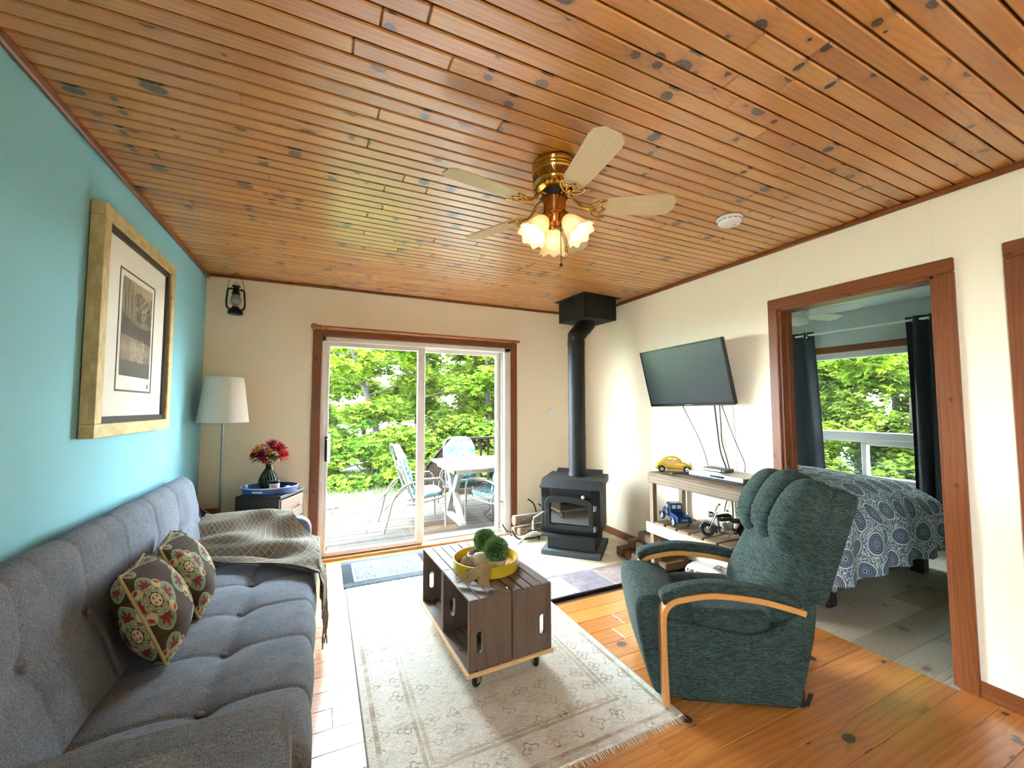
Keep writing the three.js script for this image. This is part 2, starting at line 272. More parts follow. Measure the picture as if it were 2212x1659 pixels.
// sliding patio door
{ const d = structure('door_1');
  const zc = ZB + 0.018;
  part('casing', bb(-0.092, -0.018, 0, 2.045, ZB - 0.001, zc, 0.004, 'y'), M.trim, d); part('casing', bb(1.838, 1.908, 0, 2.045, ZB - 0.001, zc, 0.004, 'y'), M.trim, d);
  part('casing', bb(-0.018, 1.838, 1.985, 2.045, ZB - 0.001, zc - 0.002, 0.004, 'x'), M.trim, d);
  const z0 = ZB - 0.13, z1 = ZB + 0.004;
  part('frame', [bb(-0.018, 0.018, 0.03, 1.985, z0, z1), bb(1.765, 1.838, 0.03, 1.985, z0, z1), bb(-0.018, 1.838, 1.94, 1.985, z0, z1), bb(1.745, 1.766, 0.04, 1.95, z0, z1 - 0.05), bb(1.72, 1.746, 0.04, 1.95, z0 + 0.01, z1 - 0.09)], M.vinyl, d);
  part('threshold', [bb(-0.018, 1.838, -0.02, 0.025, z0 - 0.03, z1 + 0.012, 0.006, 'x')], M.paleWood, d);
  part('track', [bb(0.0, 1.8, 0.024, 0.036, z0 + 0.04, z0 + 0.05, 0.002), bb(0.0, 1.8, 0.024, 0.036, z1 - 0.05, z1 - 0.04, 0.002)], M.vinyl, d);
  const sash = (x0, x1, za, zb, l, r) => { const s = part('sash', [bb(x0, x0 + l, 0.036, 1.945, za, zb, 0.005), bb(x1 - r, x1, 0.036, 1.945, za, zb, 0.005), bb(x0 + l, x1 - r, 0.036, 0.075, za, zb, 0.005), bb(x0 + l, x1 - r, 1.9, 1.945, za, zb, 0.005)], M.vinyl, d); part('pane', bb(x0 + l, x1 - r, 0.075, 1.9, (za + zb) / 2, (za + zb) / 2 + 0.001, 0.0002), M.glass, s); return s; };
  const s1 = sash(0.018, 0.912, ZB - 0.045, ZB - 0.005, 0.03, 0.075); sash(0.87, 1.722, ZB - 0.1, ZB - 0.06, 0.05, 0.03);
  part('handle', [bb(0.022, 0.044, 0.87, 1.09, ZB - 0.004, ZB + 0.004, 0.003), tube([[0.033, 1.06, ZB], [0.033, 1.06, ZB + 0.04], [0.033, 0.98, ZB + 0.045], [0.033, 0.9, ZB + 0.04], [0.033, 0.9, ZB]], 0.009, 24)], M.bronze, s1, 'dark bronze pull handle');
  part('outer_pull', bb(0.05, 0.068, 0.85, 1.11, ZB - 0.075, ZB - 0.04, 0.005, 'y'), M.paleWood, s1, 'pale wooden outer pull');
  part('latch', [rod([1.73, 0.34, z1 - 0.05], [1.79, 0.34, z1 - 0.04], 0.004), rod([1.765, 0.345, z1 - 0.04], [1.765, 0.27, z1 - 0.035], 0.003)], M.bronze, d);
}
// doorway to the bedroom
{ const d = structure('door_2'), z0 = -1.715, z1 = -0.93, x = XR;
  part('casing', bb(x - 0.018, x + 0.001, 0, 2.015, z0 - 0.06, z0, 0.004, 'y'), M.trim, d); part('casing', bb(x - 0.018, x + 0.001, 0, 2.015, z1, z1 + 0.075, 0.004, 'y'), M.trim, d); part('casing', bb(x - 0.019, x + 0.001, 2.015, 2.085, z0 - 0.06, z1 + 0.075, 0.004, 'z'), M.trim, d);
  part('jamb', bb(x - 0.004, x + 0.124, 0, 2.015, z0 - 0.002, z0 + 0.018, 0.002, 'y'), M.trim, d); part('jamb', bb(x - 0.004, x + 0.124, 0, 2.015, z1 - 0.018, z1 + 0.002, 0.002, 'y'), M.trim, d); part('jamb', bb(x - 0.004, x + 0.124, 1.999, 2.017, z0, z1, 0.002, 'z'), M.trim, d);
  part('stop', [bb(x + 0.05, x + 0.085, 0, 1.999, z0 + 0.018, z0 + 0.03, 0.002, 'y'), bb(x + 0.05, x + 0.085, 0, 1.999, z1 - 0.03, z1 - 0.018, 0.002, 'y')], M.trim, d);
  part('strike', [bb(x + 0.01, x + 0.03, 1.6, 1.69, z1 - 0.02, z1 - 0.0175, 0.0005), bb(x + 0.01, x + 0.03, 0.9, 0.96, z0 + 0.0175, z0 + 0.02, 0.0005)], M.chrome, d);
}
{ const d = structure('door_3'), z0 = -0.62, z1 = 0.16, x = XR;
  part('casing', bb(x - 0.018, x + 0.001, 0, 2.02, z0 - 0.075, z0, 0.004, 'y'), M.trim, d); part('casing', bb(x - 0.018, x + 0.001, 0, 2.02, z1, z1 + 0.075, 0.004, 'y'), M.trim, d); part('casing', bb(x - 0.019, x + 0.001, 2.02, 2.095, z0 - 0.075, z1 + 0.075, 0.004, 'z'), M.trim, d);
  part('leaf', bb(x + 0.03, x + 0.07, 0.005, 2.02, z0, z1, 0.003, 'y'), M.trim, d);
}
// bedroom shell
{ const bw = (n, l) => part('plaster', l, M.bedWall, structure(n));
  bw('wall_bedroom_far', [bb(XBED, XBED + 0.14, -0.1, H + 0.1, ZB - 0.14, -3.2, 0.001), bb(XBED, XBED + 0.14, -0.1, H + 0.1, -1.75, 0.3, 0.001), bb(XBED, XBED + 0.14, -0.1, 0.5, -3.2, -1.75, 0.001), bb(XBED, XBED + 0.14, 2.0, H + 0.1, -3.2, -1.75, 0.001)]);
  bw('wall_bedroom_back', bb(XR + 0.12, XBED, -0.1, H + 0.1, ZB - 0.14, ZB, 0.001)); bw('wall_bedroom_front', bb(XR + 0.12, XBED + 0.14, -0.1, H + 0.1, 0.3, 0.44, 0.001));
  T.stipple = bumpTex(256, 256, (u, v) => Math.pow(vn(u * 64, v * 64), 2), [0.5, 0.5]);
  part('plaster', bb(XR + 0.12, XBED, H, H + 0.1, ZB, 0.3, 0.001), std({ color: '#ced5ce', roughness: 0.9, bumpMap: T.stipple, bumpScale: 0.004 }), structure('ceiling_bedroom'));
  part('board', bb(XBED - 0.014, XBED, 0, 0.09, ZB, 0.3, 0.004, 'z'), M.white, structure('baseboard_bedroom'));
  const w = structure('window_1'), x = XBED, a = -3.2, b = -1.75;
  part('casing', bb(x - 0.02, x, 1.975, 2.05, a - 0.06, b + 0.06, 0.004, 'z'), M.trim, w); part('casing', bb(x - 0.02, x, 0.43, 0.505, a - 0.06, b + 0.06, 0.004, 'z'), M.trim, w);
  part('casing', bb(x - 0.02, x, 0.5, 1.98, a - 0.06, a, 0.004, 'y'), M.trim, w); part('casing', bb(x - 0.02, x, 0.5, 1.98, b, b + 0.06, 0.004, 'y'), M.trim, w);
  const f = (y0, y1, p, q, o = 0, m = 0.006) => bb(x + 0.02 + o, x + 0.09, y0, y1, p, q, m);
  part('frame', [f(1.94, 2.0, a, b, 0.03), f(1.905, 1.945, a, b, 0.015), f(0.5, 0.545, a, b), f(0.5, 2, a, a + 0.05), f(0.5, 2, b - 0.05, b), f(0.985, 1.065, a, b, -0.005), f(0.95, 0.99, a, b, 0.015)], M.vinyl, w);
  const mid = -2.46;
  part('slider_sash', [f(0.545, 0.95, mid - 0.02, mid + 0.03, 0.002), f(0.545, 0.585, mid + 0.03, b - 0.05, 0.01), f(0.92, 0.955, mid + 0.03, b - 0.05, 0.01), f(0.545, 0.95, b - 0.09, b - 0.05, 0.01)], M.vinyl, w);
  part('pane', bb(x + 0.06, x + 0.061, 1.065, 1.905, a + 0.05, b - 0.05, 0.0002), M.glass, w); part('pane', bb(x + 0.065, x + 0.066, 0.545, 0.95, a + 0.05, mid - 0.02, 0.0002), M.glass, w); part('pane', bb(x + 0.055, x + 0.056, 0.585, 0.92, mid + 0.03, b - 0.09, 0.0002), M.glass, w);
}
// ------------------------------------------------------------------ upholstery materials
function weave(a, b, size, n, streak = 0.5) { const A = hex(a), B = hex(b); return texture(512, 512, (u, v, o, x, y) => { let k = 0.45 * vn(u * n, v * n * 2.2) + 0.35 * vn(u * n * 2.2 + 40, v * n + 9) + streak * 0.6 * (vn(u * n * 0.18 + 3, v * n * 1.6) - 0.5) + 0.2 * (fbm(u * 4, v * 4, 2)); k = clamp(k * 1.5 - 0.25, 0, 1); for (let c = 0; c < 3; c++) o[c] = lerp(A[c], B[c], k); }, { size }); }
M.sofa = std({ map: weave('#494e57', '#9ba2b0', [0.4, 0.4], 190, 0.25), roughness: 0.95, sheen: 0.25, sheenRoughness: 0.6, sheenColor: col('#9fa4b0') });
M.sofaSeam = std({ color: '#4a4d52', roughness: 0.95 });
M.recl = std({ map: weave('#101a17', '#42554e', [0.32, 0.32], 120, 1.1), roughness: 0.95, sheen: 0.12, sheenRoughness: 0.6, sheenColor: col('#86aaa6') });
M.oak = std({ map: woodTex({ px: [512, 128], size: [0.8, 0.2], pale: '#cf9150', dark: '#a0652a', rings: 160, contrast: 0.5, fine: 0.3 }), roughness: 0.35, clearcoat: 0.4, clearcoatRoughness: 0.25 });

// ------------------------------------------------------------------ sofa along the teal wall
{ const s = thing('sofa', 'long grey fabric sofa with button tufted back and seat along the teal wall', 'sofa', [-0.4, 0, -2.28]);
  const ox = 0.4, oz = 2.28, zk = [0, 1, 2, 3, 4].map((k) => -1.585 - 0.335 * k), zA = -1.3, zB = -3.27;
  const curve = (pts) => new THREE.CatmullRomCurve3(pts.map((p) => V3(p[0], p[1], 0)), false, 'centripetal');
  const tuft = (name, pts, bt, depthK, flip) => { // bt: curve parameter of the button row
    const c = curve(pts), NU = 64, NV = 220, P = c.getSpacedPoints(NU);
    const g = sheet(NU, NV, (u, v) => {
      const i = Math.round(u * NU), p = P[i], a = P[Math.max(0, i - 1)], b = P[Math.min(NU, i + 1)]; let nx = -(b.y - a.y), ny = b.x - a.x; const l = Math.hypot(nx, ny) || 1; nx /= l; ny /= l;
      const z = lerp(zA, zB, v); let d = 0, dm = 9;
      for (const k of zk) dm = Math.min(dm, Math.abs(z - k));
      const fade = sstep(0, 0.12, u) * sstep(1, 0.86, u);
      d += 0.016 * depthK * (1 - Math.pow(1 - clamp(dm / 0.167, 0, 1), 2)) * fade - 0.006 * gauss(dm, 0.006);
      const dl = Math.abs(u - bt) * c.getLength(); d -= (0.012 * gauss(dl, 0.03) + 0.003 * gauss(dl, 0.006)) * 1.0;
      d -= 0.026 * Math.exp(-Math.hypot(dm, dl) / 0.045);
      const e = Math.min(v, 1 - v) * 2; d -= 0.02 * Math.pow(1 - clamp(e / 0.03, 0, 1), 2);
      return [p.x + nx * d + ox, p.y + ny * d, z + oz];
    }, (u, v) => [u * c.getLength(), v * 1.97]);
    const cap = (z, sgn) => { const sh = new THREE.Shape(); sh.setFromPoints(P.map((p) => V2(p.x, p.y))); const q = new THREE.ShapeGeometry(sh); return mv(q, ox, 0, z + oz); };
    const m = part(name, merge([g, cap(zA - 0.006), cap(zB + 0.006)]), M.sofa, s);
    const bi = Math.round(bt * NU), p = P[bi], a = P[bi - 1], b = P[bi + 1], n = V3(-(b.y - a.y), b.x - a.x, 0).normalize();
    for (const k of zk) { const q = new THREE.SphereGeometry(0.013, 14, 8); q.scale(1, 0.6, 1); q.applyQuaternion(new THREE.Quaternion().setFromUnitVectors(V3(0, 1, 0), n)); part('button', mv(q, p.x + n.x * -0.018 + ox, p.y + n.y * -0.018, k + oz), M.sofa, m); }
    // stitched seams
    return m;
  };
  tuft('seat_cushion', [[-0.7, 0.3], [-0.66, 0.385], [-0.55, 0.415], [-0.31, 0.425], [-0.1, 0.425], [-0.045, 0.412], [-0.022, 0.37], [-0.024, 0.25], [-0.03, 0.17]], 0.46, 0.75);
  tuft('backrest', [[-0.84, 0.5], [-0.865, 0.8], [-0.85, 0.875], [-0.8, 0.905], [-0.755, 0.87], [-0.725, 0.76], [-0.69, 0.62], [-0.655, 0.5], [-0.625, 0.4], [-0.62, 0.33]], 0.68, 0.4);
  part('base_frame', mv(rbox(0.74, 0.16, 2.0, 0.02), -0.42 + ox, 0.23, -2.285 + oz), M.sofa, s);
  const arm = (z) => { const sh = new THREE.Shape(); sh.moveTo(-0.74, 0.15); sh.lineTo(-0.74, 0.5); sh.quadraticCurveTo(-0.73, 0.565, -0.66, 0.575); sh.lineTo(-0.17, 0.57); sh.bezierCurveTo(-0.1, 0.57, -0.06, 0.54, -0.056, 0.47); sh.lineTo(-0.05, 0.15); sh.closePath(); const g = slab(sh, 0.1, 0.014, 3, 14); return mv(g, ox, 0, z + oz); };
  part('armrest', uvBox(arm(-1.25).toNonIndexed(), 'x'), M.sofa, s); part('armrest', uvBox(arm(-3.32).toNonIndexed(), 'x'), M.sofa, s);
  for (const x of [-0.7, -0.12]) for (const z of [-1.28, -3.29]) part('leg', mv(cyl(0.025, 0.016, 0.15, 14), x + ox, 0.075, z + oz), M.black, s);
}
// scatter cushions
T.cushion = canvasTex(1024, 1024, (c, w) => {
  c.fillStyle = '#4a3a2e'; c.fillRect(0, 0, w, w);
  const cell = w / 2; const fan = (x, y, r, a) => { c.save(); c.translate(x, y); c.rotate(a); c.fillStyle = '#c9b88c'; c.beginPath(); c.arc(0, 0, r, 0, 7); c.fill(); c.fillStyle = '#8f3a34'; for (let i = -2; i <= 2; i++) { c.save(); c.rotate(i * 0.5); c.beginPath(); c.ellipse(0, -r * 0.48, r * 0.13, r * 0.38, 0, 0, 7); c.fill(); c.restore(); } c.restore(); };
  for (let gx = -1; gx <= 2; gx++) for (let gy = -1; gy <= 2; gy++) { const X = (gx + 0.5) * cell, Y = (gy + 0.5) * cell;
    for (let k = 0; k < 4; k++) { c.save(); c.translate(X, Y); c.rotate(k * PI / 2);
      c.fillStyle = '#7d967c'; c.strokeStyle = '#c9c49c'; c.lineWidth = 5; c.beginPath(); c.moveTo(0, -cell * 0.47); c.bezierCurveTo(cell * 0.16, -cell * 0.42, cell * 0.22, -cell * 0.3, cell * 0.16, -cell * 0.17); c.lineTo(-cell * 0.16, -cell * 0.17); c.bezierCurveTo(-cell * 0.22, -cell * 0.3, -cell * 0.16, -cell * 0.42, 0, -cell * 0.47); c.fill(); c.stroke();
      c.fillStyle = '#8a2f35'; for (const [q, l] of [[0, 0.2], [0.62, 0.16], [-0.62, 0.16], [1.2, 0.11], [-1.2, 0.11]]) { c.save(); c.translate(0, -cell * 0.22); c.rotate(q); c.beginPath(); c.ellipse(0, -cell * l / 2, cell * 0.027, cell * l / 2, 0, 0, 7); c.fill(); c.restore(); }
      c.fillStyle = '#a9ad8b'; c.strokeStyle = '#55604c'; c.lineWidth = 4; for (const s of [-1, 1]) { c.beginPath(); c.ellipse(s * cell * 0.065, -cell * 0.165, cell * 0.085, cell * 0.065, s * 0.5, 0, 7); c.fill(); c.stroke(); c.beginPath(); c.ellipse(s * cell * 0.065, -cell * 0.165, cell * 0.045, cell * 0.03, s * 0.5, 0, 7); c.stroke(); }
      c.restore(); }
    for (let k = 0; k < 4; k++) { fan(X + cell * 0.21 * (k < 2 ? 1 : -1), Y + cell * 0.21 * (k % 3 ? 1 : -1), cell * 0.085, PI / 4 + k * PI / 2); }
    c.fillStyle = '#d9cfae'; c.strokeStyle = '#4a3a34'; c.lineWidth = 5; c.beginPath(); c.ellipse(X, Y, cell * 0.105, cell * 0.105, 0, 0, 7); c.fill(); c.stroke(); c.fillStyle = '#a9705c'; for (const a of [-1, 1]) for (const b of [-1, 1]) c.fillRect(X + a * cell * 0.04 - 11, Y + b * cell * 0.04 - 11, 22, 22);
    c.fillStyle = '#2f2620'; for (const a of [-1, 1]) for (const b of [-1, 1]) for (const [i, j] of [[0, 0], [16, 0], [0, 16]]) c.fillRect(X + a * (cell * 0.125 + i) - 5, Y + b * (cell * 0.125 + j) - 5, 10, 10);
    c.strokeStyle = '#3a2c22'; c.lineWidth = 9; c.strokeRect(X - cell / 2, Y - cell / 2, cell, cell);
  }
}, { size: [1, 1] });
M.cushion = std({ map: T.cushion, roughness: 0.9 });
M.piping = std({ color: '#b8a377', roughness: 0.8 });
function pillowGeo(s, t) { // two bulged faces, pinched corners
  const N = 40, f = (side) => (u, v) => { const x = Math.sin(PI * (u - 0.5)), y = Math.sin(PI * (v - 0.5)), e = (1 - Math.pow(Math.abs(x), 2.4)) * (1 - Math.pow(Math.abs(y), 2.4)), pin = 1 - 0.08 * (1 - Math.abs(y)) * Math.abs(x) ** 3, piy = 1 - 0.08 * (1 - Math.abs(x)) * Math.abs(y) ** 3; return [side * x * s / 2 * pin, y * s / 2 * piy, side * (t / 2 * Math.pow(Math.max(e, 0), 0.42) * (1 + 0.05 * Math.sin(5 * x + 3 * y)))]; };
  return merge([sheet(N, N, f(1), (u, v) => [u * 1.05 + 0.1, v * 1.05 + 0.14]), sheet(N, N, f(-1), (u, v) => [u * 1.05 + 0.3, v * 1.05 + 0.3])]);
}
{ const ring = []; const S = 0.35; for (let i = 0; i < 4; i++) for (let k = 0; k < 8; k++) { const t = -1 + k / 4; const [x, y] = [[t, -1], [1, t], [-t, 1], [-1, -t]][i]; ring.push([x * S / 2 * (1 - 0.08 * (1 - Math.abs(y)) * Math.abs(x) ** 3), y * S / 2 * (1 - 0.08 * (1 - Math.abs(x)) * Math.abs(y) ** 3), 0]); }
  const pc = (label, p, e) => { const o = thing('scatter_cushion', label, 'cushion', p, 0, 'patterned cushions on the sofa'); o.rotation.set(...e, 'YXZ'); part('cover', pillowGeo(0.35, 0.19), M.cushion, o); part('piping', tube(ring, 0.0055, 160, 6, true), M.piping, o, 'twisted cream cord piping'); return o; };
  pc('patterned green and red cushion in front, overlapping the other cushion on the sofa', [-0.568, 0.595, -2.025], [-0.41, 1.72, -0.08]);
  pc('patterned green and red cushion partly hidden behind the front cushion on the sofa', [-0.563, 0.59, -2.384], [-0.43, 1.73, -0.035]);
}
// knitted throw over the far arm
{ T.knit = texture(512, 512, (u, v, o) => { const a = Math.abs(((u * 8 + v * 8) % 1) - 0.5) * 2, b = Math.abs(((u * 8 - v * 8 + 16) % 1) - 0.5) * 2, l = Math.max(sstep(0.84, 0.97, a), sstep(0.84, 0.97, b)), k = vn(u * 200, v * 200); const q = 0.75 + 0.25 * k + 0.35 * l; o[0] = 152 * q; o[1] = 142 * q; o[2] = 126 * q; }, { size: [0.36, 0.36] });
  T.knitB = bumpTex(512, 512, (u, v) => { const a = Math.abs(((u * 8 + v * 8) % 1) - 0.5) * 2, b = Math.abs(((u * 8 - v * 8 + 16) % 1) - 0.5) * 2; return clamp(0.6 * Math.max(sstep(0.8, 0.96, a), sstep(0.8, 0.96, b)) + 0.4 * vn(u * 160, v * 160), 0, 1); }, [0.36, 0.36]);
  M.knit = std({ map: T.knit, roughness: 0.95, bumpMap: T.knitB, bumpScale: 0.004 });
  const t = thing('throw_blanket', 'beige knitted lattice throw blanket with fringe draped over the far sofa arm', 'blanket', [-0.35, 0.45, -3.1]);
  // u: across the sofa (wall to front, then over the front), v: from over the arm down to the seat
  const prof = [[0.0, 0.30, -3.40], [0.06, 0.56, -3.405], [0.12, 0.61, -3.36], [0.24, 0.605, -3.27], [0.38, 0.56, -3.16], [0.5, 0.5, -3.05], [0.65, 0.465, -2.93], [0.8, 0.45, -2.82], [0.95, 0.44, -2.72], [1, 0.435, -2.7]];
  const at = (v, c) => { for (let i = 1; i < prof.length; i++) if (v <= prof[i][0]) { const k = (v - prof[i - 1][0]) / (prof[i][0] - prof[i - 1][0]); return lerp(prof[i - 1][c], prof[i][c], k); } return prof[prof.length - 1][c]; };
  const g = sheet(90, 70, (u, v) => {
    const s = -0.7 + u * lerp(0.52, 0.86, sstep(0.3, 0.75, v)); let x = Math.min(s, 0.0), y, z;
    const v2 = clamp(v * (0.8 + 0.2 * sstep(0, 0.6, u)) + 0.1 * (1 - u) * (1 - v), 0, 1); y = at(v2, 1); z = at(v2, 2);
    const fold = 0.05 * (0.75 - Math.pow(Math.abs(Math.sin(v * 8.2 + 1.1 * Math.sin(u * 3.6 + 0.5) + 1.2 * u)), 1.6)) * sstep(0.08, 0.25, v) + 0.014 * Math.sin(v * 33 + u * 7 + 1.3);
    y += fold * 0.8 + 0.012; z += 0.05 * (vn(u * 3, v * 3) - 0.5) + (0.3 * sstep(0.35, 1, u) - 0.06 * (1 - u)) * sstep(0.45, 1, v);
    const rise = 0.03 * gauss(v - 0.5, 0.18) * gauss(u - 0.3, 0.25); y += rise;
    if (s > 0) { x = 0.018 + 0.012 * Math.sin(v * 22); y = Math.min(y, 0.46) - s * 1.05; z = lerp(-3.04, -2.42, v) + 0.02 * Math.sin(v * 20); if (s < 0.04) x = 0.018 * s / 0.04; } else { y -= 0.06 * sstep(-0.08, 0, s) * (v2 < 0.4 ? 1 : 0.1); y = Math.max(y, v2 < 0.4 ? 0.3 : 0.447); }
    return [x + 0.35, y - 0.45, z + 3.1];
  }, (u, v) => [u * 0.9, v * 0.85]);
  part('blanket_cloth', thick(g, 0.006), M.knit, t);
  const fr = []; for (let i = 0; i < 34; i++) { const v = (i + 0.5) / 34, z = lerp(-3.04, -2.42, v) + 3.1 + rr(-0.006, 0.006), y0 = -0.14, l = rr(0.17, 0.26), x = 0.37 + rr(0, 0.02); fr.push(tube([[x, y0, z], [x + rr(-0.005, 0.012), y0 - l * 0.4, z + rr(-0.012, 0.012)], [x + rr(-0.01, 0.02), y0 - l, z + rr(-0.02, 0.02)]], 0.0042, 8, 5)); }
  part('fringe', fr, std({ color: '#a0947e', roughness: 0.95 }), t);
}
// framed print
{ T.print = canvasTex(512, 1024, (c, w, h) => { const gr = c.createLinearGradient(0, 0, 0, h); gr.addColorStop(0, '#b9a684'); gr.addColorStop(0.3, '#c9b890'); gr.addColorStop(0.5, '#6a5f50'); gr.addColorStop(0.7, '#a8977a'); gr.addColorStop(1, '#5d564c'); c.fillStyle = gr; c.fillRect(0, 0, w, h);
    for (let i = 0; i < 240; i++) { const x = rr(0, w), top = rr(0, h * 0.35), b = h * rr(0.32, 0.5); c.strokeStyle = `rgba(45,38,30,${rr(0.2, 0.6)})`; c.lineWidth = rr(1, 4); c.beginPath(); c.moveTo(x, top * (x / w > 0.45 ? 1 : 0.5)); c.lineTo(x + rr(-6, 6), b); c.stroke(); if (x > w * 0.45) { c.fillStyle = 'rgba(40,34,26,.25)'; c.beginPath(); c.ellipse(x, rr(0.1, 0.4) * h, rr(8, 34), rr(10, 26), 0, 0, 7); c.fill(); } }
    for (let i = 0; i < 8; i++) { const x = rr(0.02, 0.4) * w; c.strokeStyle = 'rgba(38,30,24,.75)'; c.lineWidth = rr(3, 7); c.beginPath(); c.moveTo(x, 0); c.lineTo(x + rr(-16, 24), h * 0.45); c.stroke(); for (let k = 0; k < 12; k++) { const y = rr(0, 0.4) * h; c.lineWidth = 1.5; c.beginPath(); c.moveTo(x, y); c.lineTo(x + rr(-60, 60), y + rr(-30, 50)); c.stroke(); } }
    c.fillStyle = 'rgba(60,50,44,.75)'; c.beginPath(); c.moveTo(0, h * 0.36); c.bezierCurveTo(w * 0.3, h * 0.42, w * 0.5, h * 0.5, w, h * 0.44); c.lineTo(w, h * 0.62); c.lineTo(0, h * 0.58); c.fill();
    for (let i = 0; i < 500; i++) { const x = rr(0, w), y = rr(0.5, 0.98) * h; c.fillStyle = `rgba(${60 + rr(0, 40)},${52 + rr(0, 30)},${46 + rr(0, 20)},.35)`; c.fillRect(x, y, rr(2, 6), rr(10, 70)); }
    for (let i = 0; i < 140; i++) { const x = w * rr(0.3, 0.75), y = h * rr(0.58, 0.82); c.fillStyle = `rgba(214,198,160,${rr(0.2, 0.5)})`; c.fillRect(x, y, rr(3, 12), rr(20, 80)); }
    for (let i = 0; i < 60; i++) { c.fillStyle = 'rgba(170,95,85,.3)'; c.fillRect(w * rr(0.25, 0.7), h * rr(0.5, 0.85), rr(6, 20), rr(6, 26)); }
    c.fillStyle = 'rgba(74,70,64,.7)'; c.fillRect(0, h * 0.84, w, h * 0.16);
  }, { repeat: false });
  const y0 = 1.225, y1 = 2.2, z0 = -3.06, z1 = -2.18, D = 0.04, x = XL;
  const p = thing('framed_picture', 'framed dark woodland print with white mount and gold frame on the teal wall', 'picture', [x, (y0 + y1) / 2, (z0 + z1) / 2]);
  const L = (a, b, c, d, e, f, ch, gr) => mv(bb(a, b, c, d, e, f, ch, gr), -x, -(y0 + y1) / 2, -(z0 + z1) / 2), w = 0.065;
  const gold = std({ map: texture(256, 256, (u, v, o) => { const k = fbm(u * 10, v * 10, 4); o[0] = 172 + 60 * k; o[1] = 150 + 60 * k; o[2] = 98 + 60 * k; }, { size: [0.4, 0.4] }), roughness: 0.5, metalness: 0.25 });
  const rim = (ins, ww, xa, xb, m, nm) => { part(nm, [L(x + xa, x + xb, y0 + ins, y0 + ins + ww, z0 + ins, z1 - ins, 0.002, 'z'), L(x + xa, x + xb, y1 - ins - ww, y1 - ins, z0 + ins, z1 - ins, 0.002, 'z'), L(x + xa, x + xb, y0 + ins + ww, y1 - ins - ww, z0 + ins, z0 + ins + ww, 0.002, 'y'), L(x + xa, x + xb, y0 + ins + ww, y1 - ins - ww, z1 - ins - ww, z1 - ins, 0.002, 'y')], m, p); };
  rim(0, 0.058, 0.004, D + 0.012, gold, 'frame'); rim(0.056, 0.03, 0.004, D, std({ color: '#2a211c', roughness: 0.35 }), 'liner');
  part('mount', L(x + 0.004, x + D - 0.012, y0 + 0.08, y1 - 0.08, z0 + 0.08, z1 - 0.08, 0.001), std({ color: '#ece8de', roughness: 0.9 }), p);
  const iy0 = y0 + 0.2, iy1 = y1 - 0.2, iz0 = z0 + 0.24, iz1 = z1 - 0.22;
  part('mount_line', [[iy0, iy0 + 0.009, iz0, iz1], [iy1 - 0.009, iy1, iz0, iz1], [iy0, iy1, iz0, iz0 + 0.009], [iy0, iy1, iz1 - 0.009, iz1]].map((q) => L(x + 0.02, x + D - 0.01, ...q, 0.001)), std({ color: '#6a6358', roughness: 0.7 }), p);
  const pr = new THREE.PlaneGeometry(iz1 - iz0 - 0.07, iy1 - iy0 - 0.11); pr.rotateY(PI / 2); part('print', mv(pr, D - 0.0105, 0.02, (iz0 + iz1 - z0 - z1) / 2), std({ map: T.print, roughness: 0.35 }), p);
  part('seal_mark', mv(bb(0, 0.001, 0, 0.022, 0, 0.014, 0.0003), D - 0.011, iy0 + 0.022 - (y0 + y1) / 2, iz0 + 0.045 - (z0 + z1) / 2), std({ color: '#a8434a', roughness: 0.8 }), p);
}
{ const s = thing('wooden_stand', 'dark reddish wooden stand end showing behind the far end of the sofa', 'stand', [-0.775, 0, -3.5]); part('end_panel', uvBox(slab(shapeOf([[-0.09, 0], [0.085, 0], [0.085, 0.6], [0.05, 0.63], [-0.05, 0.74], [-0.09, 0.74]]), 0.03, 0.004, 2).toNonIndexed(), 'y'), std({ map: T.trim, color: '#8a4a34', roughness: 0.45 }), s); part('shelf', bb(-0.09, 0.08, 0.3, 0.32, -0.22, -0.01, 0.003), M.trim, s); part('rear_panel', bb(-0.09, 0.08, 0, 0.6, -0.25, -0.22, 0.003, 'y'), M.trim, s); }
// floor lamp in the corner
{ const l = thing('floor_lamp', 'slim floor lamp with white tapered drum shade in the corner', 'lamp', [-0.692, 0, -3.76]);
  part('base', lathe([[0, 0], [0.13, 0], [0.13, 0.012], [0.02, 0.022], [0.0, 0.024]]), M.bronze, l); part('pole', mv(cyl(0.008, 0.008, 1.25, 14), 0, 0.64, 0), M.steel, l);
  part('lamp_shade', lathe([[0.168, 1.235], [0.127, 1.58], [0.1255, 1.58], [0.1665, 1.235], [0.168, 1.235]], 48), std({ color: '#efe9dc', roughness: 0.9, transmission: 0.25, thickness: 0 }), l);
  part('bulb', mv(ball(0.03), 0, 1.36, 0), M.white, l); part('spider', [rod([-0.13, 1.55, 0], [0.13, 1.55, 0], 0.003), rod([0, 1.55, -0.13], [0, 1.55, 0.13], 0.003)], M.steel, l);
}
